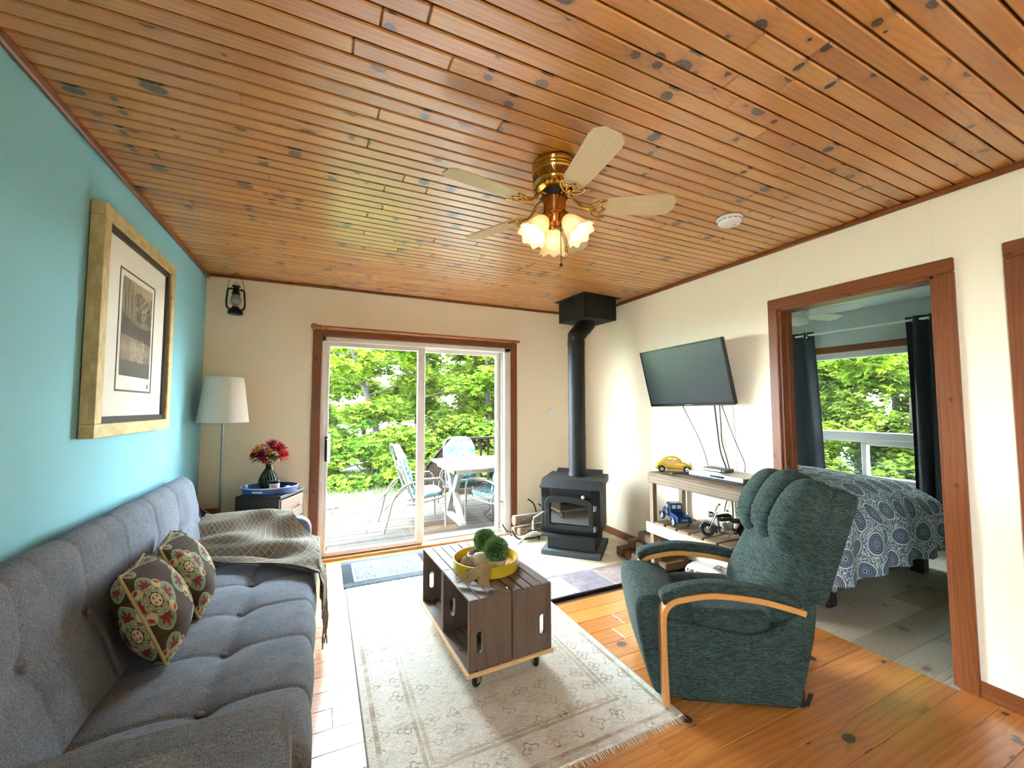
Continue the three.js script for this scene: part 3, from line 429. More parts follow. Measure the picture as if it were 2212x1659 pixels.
// side cabinet, turned towards the room
{ const c = thing('side_cabinet', 'small dark brown drawer cabinet between sofa and sliding door', 'cabinet', [-0.345, 0, -3.705], -0.4326 + 0.0);
  // local x: out of the drawer fronts; local z: towards the camera
  const W = 0.36, D = 0.335, Hh = 0.69; const dk = std({ map: woodTex({ px: [512, 256], size: [0.8, 0.4], pale: '#3a2e28', dark: '#221a16', rings: 80, contrast: 0.5, fine: 0.4 }), roughness: 0.45 }), fm = std({ map: woodTex({ px: [512, 256], size: [0.8, 0.4], pale: '#8d7565', dark: '#6b5547', rings: 80, contrast: 0.5, fine: 0.4 }), roughness: 0.5 });
  part('body', [bb(-D / 2, D / 2 - 0.012, 0.06, Hh - 0.02, -W / 2, -W / 2 + 0.018, 0.002, 'y'), bb(-D / 2, D / 2 - 0.012, 0.06, Hh - 0.02, W / 2 - 0.018, W / 2, 0.002, 'y'), bb(-D / 2, D / 2, Hh - 0.022, Hh, -W / 2, W / 2, 0.003, 'z'), bb(-D / 2, D / 2 - 0.012, 0.06, 0.08, -W / 2, W / 2, 0.002), bb(-D / 2, -D / 2 + 0.01, 0.06, Hh - 0.02, -W / 2, W / 2, 0.002)], dk, c);
  for (const [a, b] of [[0.485, 0.655], [0.295, 0.475], [0.09, 0.285]]) { const d = part('drawer', bb(D / 2 - 0.03, D / 2 - 0.006, a, b, -W / 2 + 0.022, W / 2 - 0.022, 0.003, 'z'), fm, c); part('handle', tube([[D / 2 - 0.01, (a + b) / 2 + 0.005, -0.1], [D / 2 + 0.02, (a + b) / 2 - 0.004, -0.06], [D / 2 + 0.024, (a + b) / 2 - 0.012, 0.06], [D / 2 - 0.008, (a + b) / 2 - 0.02, 0.11]], 0.009, 24), M.brass, d, 'pale scooped pull'); }
  for (const x of [-1, 1]) for (const z of [-1, 1]) part('leg', mv(cyl(0.016, 0.01, 0.06, 10), x * (D / 2 - 0.03), 0.03, z * (W / 2 - 0.03)), dk, c);
}
// ------------------------------------------------------------------ rug and door mat
{ T.rug = texture(1024, 2048, (u, v, o) => {
    const e = Math.min(u * 1.32, (1 - u) * 1.32, v * 2.05, (1 - v) * 2.05), st = vn(u * 240, v * 900), st2 = vn(u * 60, v * 500 + 30);
    let p = 0; const band = (a, b) => sstep(a - 0.006, a, e) * (1 - sstep(b, b + 0.006, e));
    p = Math.max(p, 0.5 * band(0.035, 0.05) + 0.35 * band(0.2, 0.21) + 0.25 * band(0.225, 0.235));
    const su = u * 1.32 / 0.11, sv = v * 2.05 / 0.11, cx = su - Math.floor(su) - 0.5, cy = sv - Math.floor(sv) - 0.5, r = Math.hypot(cx, cy), th = Math.atan2(cy, cx);
    const motif = sstep(0.06, 0.0, Math.abs(r - 0.27 - 0.08 * Math.cos(4 * th + (Math.floor(su) % 2)))) + sstep(0.12, 0.08, r) * 0.7;
    p = Math.max(p, motif * (e > 0.06 && e < 0.19 ? 0.6 : 0.4) * sstep(0.35, 0.65, vn(u * 30, v * 40 + 7) + 0.2));
    const wear = sstep(0.25, 0.7, fbm(u * 9, v * 30, 3)); p *= 0.25 + 0.75 * wear; p += 0.18 * (st2 - 0.4);
    p = clamp(1.25 * p * (0.5 + st) + 0.22 * sstep(0.55, 0.8, fbm(u * 14 + 3, v * 22, 3)) * st2, 0, 1); const k = 0.9 + 0.14 * st;
    let red = (vn(Math.floor(su) * 7.3, Math.floor(sv) * 3.1) > 0.86 && r < 0.2) ? 0.55 * wear * sstep(0.45, 0.6, vn(u * 160, v * 260)) : 0;
    o[0] = lerp(lerp(226, 142, p), 120, red) * k; o[1] = lerp(lerp(220, 118, p), 62, red) * k; o[2] = lerp(lerp(206, 90, p), 50, red) * k;
  }, { size: [1, 1] });
  T.rugB = bumpTex(512, 512, (u, v) => 0.6 * vn(u * 40, v * 256) + 0.4 * vn(u * 170, v * 256), [0.45, 0.45]);
  const x0 = 0.185, x1 = 1.455, z0 = -3.3, z1 = -1.36, r = thing('area_rug', 'worn cream area rug with faded brown border under the crate table', 'rug', [(x0 + x1) / 2, 0, (z0 + z1) / 2]);
  const w = x1 - x0, d = z1 - z0, g = bb(-w / 2, w / 2, 0.0005, 0.011, -d / 2, d / 2, 0.003); const p = g.attributes.position, uv = g.attributes.uv; for (let i = 0; i < p.count; i++) uv.setXY(i, p.getX(i) / w + 0.5, p.getZ(i) / d + 0.5);
  const m = std({ map: T.rug, roughness: 1, sheen: 0.3, sheenColor: col('#cfc6b4') }); const T2 = T.rugB.clone(); T2.repeat.set(w / 0.45, d / 0.45); T2.needsUpdate = true; m.bumpMap = T2; m.bumpScale = 0.005; part('pile', g, m, r);
  const bdm = std({ color: '#9a917f', roughness: 1 }); part('binding', bb(-w / 2 - 0.004, -w / 2 + 0.004, 0, 0.012, -d / 2, d / 2, 0.003), bdm, r); part('binding', bb(w / 2 - 0.004, w / 2 + 0.004, 0, 0.012, -d / 2, d / 2, 0.003), bdm, r);
  const fr = []; for (const s of [1, -1]) for (let i = 0; i < 150; i++) { const x = -w / 2 + (i + 0.5) * w / 150, l = rr(0.02, 0.035); fr.push(rod([x, 0.007, s * d / 2], [x + rr(-0.006, 0.006), 0.002, s * (d / 2 + l)], 0.002, 4, 0.0008)); }
  part('fringe', fr, std({ color: '#f0eadb', roughness: 1 }), r);
}
{ const m = thing('door_mat', 'grey ribbed door mat with speckled panel in front of sliding door', 'mat', [0.53, 0, -3.6]);
  const W = 0.72, D = 0.56; part('backing', bb(-W / 2, W / 2, 0, 0.006, -D / 2, D / 2, 0.002), std({ color: '#34383c', roughness: 1, specularIntensity: 0.2 }), m);
  const ribs = []; for (let i = 0; i < 72; i++) { const x = -W / 2 + 0.005 + i * (W - 0.01) / 71; ribs.push(bb(x - 0.0022, x + 0.0022, 0.005, 0.011, -D / 2 + 0.004, -D / 2 + 0.08, 0.0012), bb(x - 0.0022, x + 0.0022, 0.005, 0.011, D / 2 - 0.08, D / 2 - 0.004, 0.0012)); }
  for (let i = 0; i < 42; i++) { const z = -D / 2 + 0.085 + i * (D - 0.17) / 41; ribs.push(bb(-W / 2 + 0.004, -W / 2 + 0.075, 0.005, 0.011, z - 0.002, z + 0.002, 0.0012), bb(W / 2 - 0.075, W / 2 - 0.004, 0.005, 0.011, z - 0.002, z + 0.002, 0.0012)); }
  const rb = part('ribbed_border', ribs, std({ color: '#5b6064', roughness: 1, specularIntensity: 0.2 }), m); rb.userData.kind = 'stuff';
  T.speck = texture(256, 256, (u, v, o) => { const k = vn(u * 120, v * 120) * 0.6 + vn(u * 50, v * 50) * 0.4; const q = k > 0.52 ? 120 : 52; o[0] = q; o[1] = q + 5; o[2] = q + 12; }, { size: [0.3, 0.3] });
  part('panel', bb(-W / 2 + 0.085, W / 2 - 0.085, 0.005, 0.01, -D / 2 + 0.09, D / 2 - 0.09, 0.003), std({ map: T.speck, roughness: 1, specularIntensity: 0.2 }), m);
  part('panel_edge', [bb(-W / 2 + 0.078, W / 2 - 0.078, 0.005, 0.0115, D / 2 - 0.092, D / 2 - 0.083, 0.001), bb(-W / 2 + 0.078, W / 2 - 0.078, 0.005, 0.0115, -D / 2 + 0.083, -D / 2 + 0.092, 0.001), bb(-W / 2 + 0.078, -W / 2 + 0.087, 0.005, 0.0115, -D / 2 + 0.083, D / 2 - 0.083, 0.001), bb(W / 2 - 0.087, W / 2 - 0.078, 0.005, 0.0115, -D / 2 + 0.083, D / 2 - 0.083, 0.001)], std({ color: '#b9bcbd', roughness: 0.9 }), m);
}
// ------------------------------------------------------------------ crate coffee table
const CT = [0.845, 0, -2.25], CR = 0.045, ctop = 0.447; // centre and turn
const ctp = (x, z) => [CT[0] + x * Math.cos(CR) + z * Math.sin(CR), CT[2] - x * Math.sin(CR) + z * Math.cos(CR)];
{ const t = thing('crate_table', 'coffee table of four dark stained wooden crates on casters', 'table', CT, CR);
  const W = 0.46, L = 0.8, cw = W / 2, cl = L / 2, y0 = 0.118, y1 = ctop;
  part('base_board', bb(-W / 2 - 0.006, W / 2 + 0.006, y0 - 0.02, y0, -L / 2 - 0.006, L / 2 + 0.006, 0.003, 'x'), M.paleWood, t, 'pale unstained base board');
  const endSh = () => { const w = cw - 0.006, h = y1 - y0 - 0.012, s = new THREE.Shape(); s.moveTo(-w / 2, 0); s.lineTo(w / 2, 0); s.lineTo(w / 2, h); s.lineTo(-w / 2, h); s.closePath(); const p = new THREE.Path(), cx = w / 2 - 0.055, r = 0.014; p.absarc(cx, h * 0.39 + 0.035, r, PI, 0, true); p.absarc(cx, h * 0.39 - 0.0 - 0.035, r, 0, PI, true); p.closePath(); s.holes.push(p); return s; };
  for (const sx of [-1, 1]) for (const sz of [-1, 1]) {
    const c = new THREE.Group(); c.name = 'crate'; t.add(c); c.position.set(sx * cw / 2, 0, sz * cl / 2);
    for (const e of [-1, 1]) { const g = slab(endSh(), 0.016, 0.0015, 1); if (sx < 0) g.rotateY(PI); const q = uvBox(g.toNonIndexed(), 'y', rofs()); part('end_panel', mv(q, 0, y0 + 0.006, e * (cl / 2 - 0.0095)), M.crate, c); }
    const n = 4, sw = (cw - 0.004) / n; for (let i = 0; i < n; i++) { const x = -cw / 2 + 0.002 + i * sw; part('slat', bb(x + 0.003, x + sw - 0.003, y1 - 0.009, y1, -cl / 2 + 0.001, cl / 2 - 0.001, 0.0016, 'z'), M.crate, c); part('slat', bb(x + 0.003, x + sw - 0.003, y0, y0 + 0.008, -cl / 2 + 0.001, cl / 2 - 0.001, 0.0016, 'z'), M.crate, c); }
    for (let i = 0; i < 4; i++) { const y = y0 + 0.012 + i * 0.078, xb = -sx * (cw / 2 - 0.005); part('slat', bb(xb - 0.004, xb + 0.004, y, y + 0.068, -cl / 2 + 0.02, cl / 2 - 0.02, 0.0014, 'z'), M.crate, c); }
    const nails = []; for (let i = 0; i < n; i++) for (const e of [-1, 1]) nails.push(mv(cyl(0.0028, 0.0028, 0.002, 8), -cw / 2 + 0.002 + (i + 0.5) * sw, y1, e * (cl / 2 - 0.012))); part('nail', nails, M.bronze, c).userData.kind = 'stuff';
  }
  for (const sx of [-1, 1]) for (const sz of [-1, 1]) { const c = new THREE.Group(); c.name = 'caster'; t.add(c); c.position.set(sx * 0.165, 0.011, sz * 0.34); c.rotation.y = sx * 0.5 + sz; part('fork', [bb(-0.03, 0.03, 0.08, 0.087, -0.025, 0.025, 0.002), bb(-0.012, 0.016, 0.025, 0.08, -0.0165, -0.0135, 0.001), bb(-0.012, 0.016, 0.025, 0.08, 0.0135, 0.0165, 0.001), mv(cyl(0.012, 0.014, 0.02, 12), 0, 0.075, 0)], M.chrome, c); const wg = new THREE.TorusGeometry(0.022, 0.0105, 10, 24); part('wheel', [mv(wg, 0.006, 0.0325, 0), mv(cyl(0.02, 0.02, 0.018, 20).rotateX(PI / 2), 0.006, 0.0325, 0)], M.rubber, c); }
}
// things on the crate table
{ const [tx, tz] = ctp(0.012, 0.05), y = ctop;
  const tr = thing('round_tray', 'round yellow tray with cut-out handles on the crate table', 'tray', [tx, y, tz], 0.9); const R = 0.185;
  const ye = std({ color: '#c9ad1f', roughness: 0.35, clearcoat: 0.3 }), ins = std({ map: T.paleWood, color: '#e8cda0', roughness: 0.4 });
  part('tray_floor', [lathe([[0, 0], [R - 0.004, 0], [R - 0.003, 0.005], [0, 0.006]], 56)], ins, tr);
  const wall = []; const hole = 0.3; // walls with two slots
  for (const [a0, a1, ya, yb] of [[hole, PI - hole, 0, 0.058], [PI + hole, 2 * PI - hole, 0, 0.058], [-hole, hole, 0, 0.02], [-hole, hole, 0.042, 0.058], [PI - hole, PI + hole, 0, 0.02], [PI - hole, PI + hole, 0.042, 0.058]]) { const s = new THREE.Shape(); s.absarc(0, 0, R, a0, a1, false); s.absarc(0, 0, R - 0.007, a1, a0, true); s.closePath(); const g = new THREE.ExtrudeGeometry(s, { depth: yb - ya, bevelEnabled: false, curveSegments: 40 }); g.rotateX(-PI / 2); wall.push(mv(g, 0, ya, 0)); }
  part('tray_wall', wall, ye, tr);
  const topi = (x, z, label) => { const o = thing('topiary_ball', label, 'plant', [tx + x, y + 0.007, tz + z], rr(0, 6), 'topiary balls on the yellow tray');
    part('pot', lathe([[0, 0], [0.032, 0], [0.036, 0.006], [0.044, 0.012], [0.056, 0.045], [0.06, 0.06], [0.057, 0.061], [0.05, 0.05], [0, 0.05]], 36), std({ color: '#d8c59a', roughness: 0.6 }), o);
    const gm = std({ color: '#ffffff', roughness: 0.8 }), q = new THREE.BufferGeometry(); q.setAttribute('position', new THREE.Float32BufferAttribute([-0.0016, 0, 0, 0.0016, 0, 0, 0, 0.018, 0.002, 0, 0, -0.0016, 0, 0, 0.0016, 0.001, 0.018, 0], 3)); q.computeVertexNormals();
    part('core', mv(ball(0.058, 20), 0, 0.108, 0), std({ color: '#26401a', roughness: 0.9 }), o);
    const N = 2600, im = new THREE.InstancedMesh(q, gm, N), up = V3(0, 1, 0), d = V3(), qq = new THREE.Quaternion(), c = new THREE.Color();
    for (let i = 0; i < N; i++) { const a = rr(0, 2 * PI), h = rr(-0.85, 1); d.set(Math.sqrt(1 - h * h) * Math.cos(a), h, Math.sqrt(1 - h * h) * Math.sin(a)); const p = d.clone().multiplyScalar(0.055).add(V3(0, 0.108, 0)); d.add(V3(rr(-0.5, 0.5), rr(-0.3, 0.5), rr(-0.5, 0.5))).normalize(); qq.setFromUnitVectors(up, d); const s = rr(0.7, 1.2); im.setMatrixAt(i, new THREE.Matrix4().compose(p, qq, V3(s, s, s))); im.setColorAt(i, c.setHSL(0.28 + rr(-0.03, 0.03), 0.5, rr(0.1, 0.32))); }
    im.name = 'foliage'; im.userData.kind = 'stuff'; o.add(im); return o; };
  topi(0.03, 0.085, 'round green topiary ball in cream pot at the front of the yellow tray');
  topi(0.03, -0.09, 'round green topiary ball standing behind the other on the yellow tray');
  const acorn = (x, z, s, ry, rz, label, dots) => { const o = thing('acorn_ornament', label, 'ornament', [tx + x, y + 0.007 + 0.04 * s, tz + z], ry, 'carved acorn ornaments on the tray'); o.rotation.z = rz;
    part('nut', lathe([[0, -0.045], [0.012, -0.043], [0.034, -0.02], [0.04, 0.0], [0.036, 0.01], [0, 0.012]].map((p) => [p[0] * s, p[1] * s]), 24), std({ color: '#b5a48c', roughness: 0.75 }), o);
    const cap = []; cap.push(lathe([[0.036, 0], [0.043, 0.004], [0.044, 0.016], [0.034, 0.036], [0.012, 0.047], [0.006, 0.06], [0, 0.062]].map((p) => [p[0] * s, p[1] * s]), 24)); for (let i = 0; i < 70; i++) { const a = i * 2.4, h = 0.006 + 0.036 * (i / 70), r = 0.044 - 0.02 * (i / 70) ** 2; cap.push(mv(ball(0.004 * s, 5), Math.cos(a) * r * s, h * s, Math.sin(a) * r * s)); } part('cap', cap, std({ color: dots, roughness: 0.8 }), o); };
  acorn(-0.105, 0.02, 0.95, 0.4, 1.9, 'brown acorn ornament lying at the left edge of the yellow tray', '#8d7a64'); acorn(-0.045, 0.045, 1.15, -0.5, -2.2, 'larger cream acorn ornament with studded cap beside the front topiary', '#b9a780'); acorn(-0.055, -0.06, 0.9, 2, 1.2, 'small grey acorn ornament behind the other two on the yellow tray', '#75695c');
  const bg = thing('bead_garland', 'natural wooden bead garland with raffia tassel trailing over the yellow tray', 'garland', [tx, y, tz]); const bead = new THREE.IcosahedronGeometry(0.0068, 2), bm = std({ color: '#cda774', roughness: 0.5 });
  for (let i = 0; i < 26; i++) { const a = 0.25 + i * 0.085, r = 0.128; part('bead', mv(bead.clone(), Math.cos(a) * r + 0.0, 0.013, Math.sin(a) * r + 0.02), bm, bg); }
  const ts = (p0, p1, p2, n, w) => { const l = []; for (let i = 0; i < n; i++) { const a = rr(-w, w), b = rr(-w, w) * 0.8; l.push(tube([p0, [p1[0] + a * 0.4, p1[1] + Math.abs(b), p1[2] + a * 0.3], [p2[0] + a, p2[1] + Math.abs(b) * 0.6, p2[2] + a * 0.7 + b]], 0.0017, 10, 5)); } return l; };
  const rm = std({ color: '#b59d76', roughness: 0.9 });
  part('tassel', ts([-0.015, 0.067, 0.165], [-0.1, 0.063, 0.2], [-0.2, 0.012, 0.19], 70, 0.03), rm, bg); part('tassel', ts([-0.015, 0.067, 0.165], [-0.08, 0.062, 0.215], [-0.12, 0.01, 0.275], 60, 0.026), rm, bg);
  part('knot', [tube([[-0.0, 0.02, 0.145], [0.0, 0.055, 0.155], [-0.02, 0.066, 0.17]], 0.008, 12)], rm, bg);
}
// ------------------------------------------------------------------ recliner
{ const N = [1.41, -1.446], b = [0.856, 0.517], s = [0.517, -0.856], v0 = 0.275, u0 = 0.3;
  const r = thing('recliner', 'dark green fabric recliner armchair with curved oak arms', 'armchair', [N[0] + b[0] * u0 + s[0] * v0, 0, N[1] + b[1] * u0 + s[1] * v0], -Math.atan2(0.517, 0.856));
  const P = (pts) => pts.map(([u, y]) => [u - u0, y]);
  const ext = (pts, w, bev, z = 0, smooth = 0) => { const g = slab(shapeOf(P(pts), smooth), w, bev, 4); const q = g.index ? g.toNonIndexed() : g; return uvBox(mv(q, 0, 0, z), 'z'); };
  const soft = (g) => { const q = sm(g); return uvBox(q.toNonIndexed(), 'z'); };
  part('plinth', mv(rbox(0.5, 0.05, 0.46, 0.01), 0.36 - u0, 0.025, 0), M.black, r);
  part('body', ext([[0.03, 0.03], [0.028, 0.37], [0.06, 0.372], [0.21, 0.345], [0.39, 0.318], [0.47, 0.33], [0.545, 0.37], [0.61, 0.43], [0.655, 0.485], [0.675, 0.497], [0.69, 0.48], [0.688, 0.42], [0.675, 0.32], [0.63, 0.115], [0.605, 0.022], [0.3, 0.018]], 0.525, 0.018), M.recl, r);
  part('footrest', soft(ext([[0.06, 0.03], [-0.005, 0.025], [-0.045, 0.13], [-0.078, 0.28], [-0.092, 0.38], [-0.085, 0.435], [-0.045, 0.462], [0.04, 0.463], [0.115, 0.445], [0.165, 0.41], [0.17, 0.35], [0.08, 0.3]], 0.49, 0.035, 0, 60)), M.recl, r);
  part('seat_cushion', puff(0.4, 0.13, 0.48, 5, [20, 8, 20], (v, u) => { v.y += -0.02 * (1 - u.z * u.z) * (1 - u.x * u.x); }, 'z').translate(0.335 - u0, 0.355, 0), M.recl, r);
  const tilt = (g, u, y, a, z = 0) => { g.rotateZ(-a); return mv(g, u - u0, y, z); };
  part('lumbar_pad', tilt(puff(0.2, 0.46, 0.5, 4, [10, 24, 24], (v, u) => { if (u.x < 0) v.x -= 0.03 * (1 - u.z * u.z) * gauss(u.y + 0.2, 0.5); }, 'z'), 0.625, 0.53, 0.44), M.recl, r);
  const wr = (v, u) => { if (u.x < 0.2) { const k = u.y < -0.2 ? 1 : 0.2; v.x += 0.006 * k * Math.sin(u.y * 34 + u.z * 3) - 0.02 * gauss(u.y + 0.25, 0.5); } };
  for (const [z, h, dy] of [[0.168, 0.375, -0.008], [0, 0.385, 0.008], [-0.168, 0.375, -0.008]]) part('head_pillow', tilt(puff(0.235, h, 0.182, 2.9, [14, 24, 14], wr, 'z'), 0.708, 0.828 + dy, 0.4, z), M.recl, r);
  part('back_shell', soft(ext([[0.655, 0.5], [0.69, 0.47], [0.726, 0.462], [0.745, 0.5], [0.885, 0.92], [0.882, 0.945], [0.85, 0.965], [0.8, 0.965], [0.76, 0.9]], 0.52, 0.016)), M.recl, r);
  // arms
  const off = (pts, d) => pts.map((p, i) => { const a = pts[Math.max(0, i - 1)], c = pts[Math.min(pts.length - 1, i + 1)], dx = c[0] - a[0], dy = c[1] - a[1], l = Math.hypot(dx, dy); return [p[0] + dy / l * d, p[1] - dx / l * d]; });
  const smooth = (pts, n) => new THREE.SplineCurve(pts.map((p) => V2(...p))).getPoints(n).map((p) => [p.x, p.y]);
  const line = smooth([[0.012, 0.02], [0.006, 0.2], [0.004, 0.37], [0.012, 0.43], [0.045, 0.474], [0.1, 0.496], [0.236, 0.519], [0.409, 0.508], [0.52, 0.487], [0.622, 0.46]], 60);
  const top = smooth([[0.022, 0.455], [0.05, 0.478], [0.1, 0.497], [0.236, 0.52], [0.409, 0.509], [0.52, 0.488], [0.598, 0.47]], 40);
  for (const z of [0.275, -0.262]) {
    const a = new THREE.Group(); a.name = 'armrest'; r.add(a);
    part('arm_frame', uvBox(ext([...line, ...off(line, 0.026).reverse()], 0.062, 0.004, z)), M.oak, a, 'bent oak arm frame');
    const up = off(top, -0.044).map((p, i, l) => { const t = i / (l.length - 1), k = Math.min(1, Math.sqrt(Math.min(t, 1 - t) * 9)); return [lerp(top[i][0], p[0], k), lerp(top[i][1], p[1], k)]; });
    part('arm_pad', soft(ext([...top, ...up.reverse()], 0.074, 0.018, z)), M.recl, a);
  }
  part('skirt_tab', [mv(rbox(0.03, 0.075, 0.004, 0.002), 0.62 - u0, 0.05, 0.235), mv(rbox(0.02, 0.06, 0.004, 0.002).rotateZ(-0.4), 0.648 - u0, 0.05, 0.24)], M.black, r);
}
// ------------------------------------------------------------------ ceiling fan with three lamps
const FX = 0.92, FZ = -1.52;
{ const f = thing('ceiling_fan', 'brass ceiling fan with five pale wood blades and three lit glass shades', 'ceiling fan', [FX, H, FZ]);
  part('motor_housing', lathe([[0, 0], [0.098, 0], [0.1, -0.006], [0.1, -0.022], [0.094, -0.026], [0.1, -0.031], [0.1, -0.036], [0.095, -0.04], [0.1, -0.045], [0.1, -0.05], [0.094, -0.056], [0.094, -0.092], [0.098, -0.096], [0.092, -0.104], [0.07, -0.13], [0.0, -0.131]], 56), M.brass, f);
  const vents = []; for (let r = 0; r < 3; r++) for (let i = 0; i < 56; i++) { const a = (i + 0.5 * (r % 2)) / 56 * 2 * PI; vents.push(mv(bb(-0.0014, 0.0014, -0.0055, 0.0055, -0.001, 0.001, 0.0004).rotateZ(0.35).rotateY(a + PI / 2 - PI / 2), Math.sin(a) * 0.0942, -0.063 - r * 0.0108, Math.cos(a) * 0.0942)); }
  part('vent_slots', vents, M.black, f).userData.kind = 'stuff';
  const ribs = []; for (let i = 0; i < 24; i++) { const a = i / 24 * 2 * PI; ribs.push(mv(rbox(0.007, 0.03, 0.004, 0.002).rotateX(-0.7).rotateY(a), Math.sin(a) * 0.0835, -0.117, Math.cos(a) * 0.0835)); } part('cooling_slots', ribs, M.bronze, f).userData.kind = 'stuff';
  part('rotor', mv(cyl(0.058, 0.058, 0.03, 32), 0, -0.145, 0), M.black, f);
  part('switch_housing', lathe([[0, -0.155], [0.05, -0.157], [0.052, -0.162], [0.05, -0.215], [0.044, -0.222], [0.05, -0.23], [0.046, -0.236], [0.036, -0.24], [0.032, -0.262], [0.02, -0.285], [0.012, -0.29], [0.0, -0.296]], 40), std({ color: '#b0743c', roughness: 0.25, metalness: 1 }), f);
  const bs = new THREE.Shape(); bs.moveTo(0.165, -0.044); bs.lineTo(0.2, -0.05); bs.lineTo(0.47, -0.064); bs.lineTo(0.505, -0.058); bs.lineTo(0.528, -0.03); bs.lineTo(0.528, 0.03); bs.lineTo(0.505, 0.058); bs.lineTo(0.47, 0.064); bs.lineTo(0.2, 0.05); bs.lineTo(0.165, 0.044); bs.closePath();
  for (let i = 0; i < 5; i++) { const a = (28 + 72 * i) * PI / 180;
    const rot = (g) => g.rotateX(-0.24).rotateY(-a + PI / 2 - PI / 2); const bl = slab(bs, 0.006, 0.001, 1).rotateX(PI / 2);
    part('blade', mv(rot(uvBox(bl.toNonIndexed(), 'x', rofs())), 0, -0.2, 0), M.blade, f);
    const w = []; w.push(tube([[0.055, 0.05, 0], [0.085, 0.045, 0], [0.12, 0.012, 0], [0.15, -0.004, 0], [0.185, -0.006, 0]], 0.0065, 16, 7));
    for (const s of [-1, 1]) w.push(tube([[0.15, -0.005, 0], [0.165, -0.006, s * 0.028], [0.195, -0.006, s * 0.05], [0.225, -0.006, s * 0.052]], 0.0042, 16, 6), tube([[0.225, -0.006, s * 0.052], [0.2, -0.007, s * 0.035], [0.205, -0.007, s * 0.016], [0.222, -0.007, 0]], 0.0038, 16, 6), tube([[0.15, -0.005, 0], [0.175, -0.007, s * 0.014], [0.2, -0.007, s * 0.018]], 0.003, 10, 6));
    part('blade_bracket', mv(rot(merge(w)), 0, -0.205, 0), M.brass, f);
  }
  const shadeM = std({ color: '#f6ead2', roughness: 0.45, transmission: 0.45, thickness: 0, }), bulbM = std({ color: '#ffffff', emissive: col('#fff0d4'), emissiveIntensity: 1.2 });
  const flute = (() => { const R = [[0.021, 0.0], [0.03, 0.014], [0.043, 0.045], [0.054, 0.085], [0.066, 0.115]], nU = 72, nV = 16; const pr = new THREE.SplineCurve(R.map((p) => V2(...p))); return thick(sheet(nU, nV, (u, v) => { const p = pr.getPoint(v), a = u * 2 * PI, r = p.x * (1 + 0.05 * v * Math.cos(8 * a)); return [Math.cos(a) * r, -p.y - 0.006 * v * Math.cos(8 * a), Math.sin(a) * r]; }), 0.002); })();
  [[174, 0.62], [57, 0.66], [296, 0.42]].forEach(([d, t]) => { const a = d * PI / 180, q = new THREE.Euler(0, -a, t, 'YXZ'); const lm = new THREE.Group(); lm.name = 'lamp'; lm.position.set(0, -0.245, 0); lm.rotation.copy(q); f.add(lm);
    part('lamp_arm', [tube([[0.02, 0.0, 0], [0.03, -0.004, 0], [0.034, -0.02, 0]], 0.008, 12), mv(cyl(0.022, 0.024, 0.035, 20), 0.034, -0.035, 0)], M.brass, lm); part('lamp_shade', mv(flute.clone(), 0.034, -0.045, 0), shadeM, lm); part('bulb', mv(ball(0.03, 24), 0.034, -0.105, 0), bulbM, lm);
    const L = new THREE.PointLight(col('#ffe2b4'), 0.008); L.name = 'fan_bulb'; L.position.set(0.034, -0.105, 0); L.castShadow = true; L.shadow.radius = 1.4; lm.add(L);
  });
  part('pull_chain', [rod([0.045, -0.2, -0.02], [0.045, -0.44, -0.02], 0.0016, 6), mv(ball(0.008, 10), 0.045, -0.447, -0.02)], M.bronze, f); part('pull_chain', [rod([0.035, -0.23, 0.04], [0.035, -0.385, 0.04], 0.0014, 6), mv(lathe([[0, 0], [0.007, -0.006], [0.009, -0.016], [0.005, -0.028], [0, -0.03]], 14), 0.035, -0.383, 0.04)], M.brass, f);
}
{ const s = thing('smoke_detector', 'round white smoke detector on the pine board ceiling', 'smoke detector', [2.11, H, -1.54]);
  part('base_plate', lathe([[0, 0], [0.07, 0], [0.07, -0.01], [0.064, -0.012], [0, -0.012]], 40), M.white, s); part('cover', lathe([[0.062, -0.012], [0.063, -0.026], [0.055, -0.038], [0.02, -0.043], [0, -0.043]], 40), M.white, s);
  const sl = []; for (let i = 0; i < 14; i++) { const a = i / 14 * 2 * PI; sl.push(mv(bb(-0.009, 0.009, -0.0015, 0.0015, -0.001, 0.001, 0.0003).rotateY(a), Math.sin(a) * 0.0625, -0.02, Math.cos(a) * 0.0625)); } part('vent_slots', sl, M.black, s).userData.kind = 'stuff'; part('test_button', mv(cyl(0.009, 0.009, 0.004, 16), 0.024, -0.0425, 0.01), std({ color: '#d8d5cc' }), s);
}
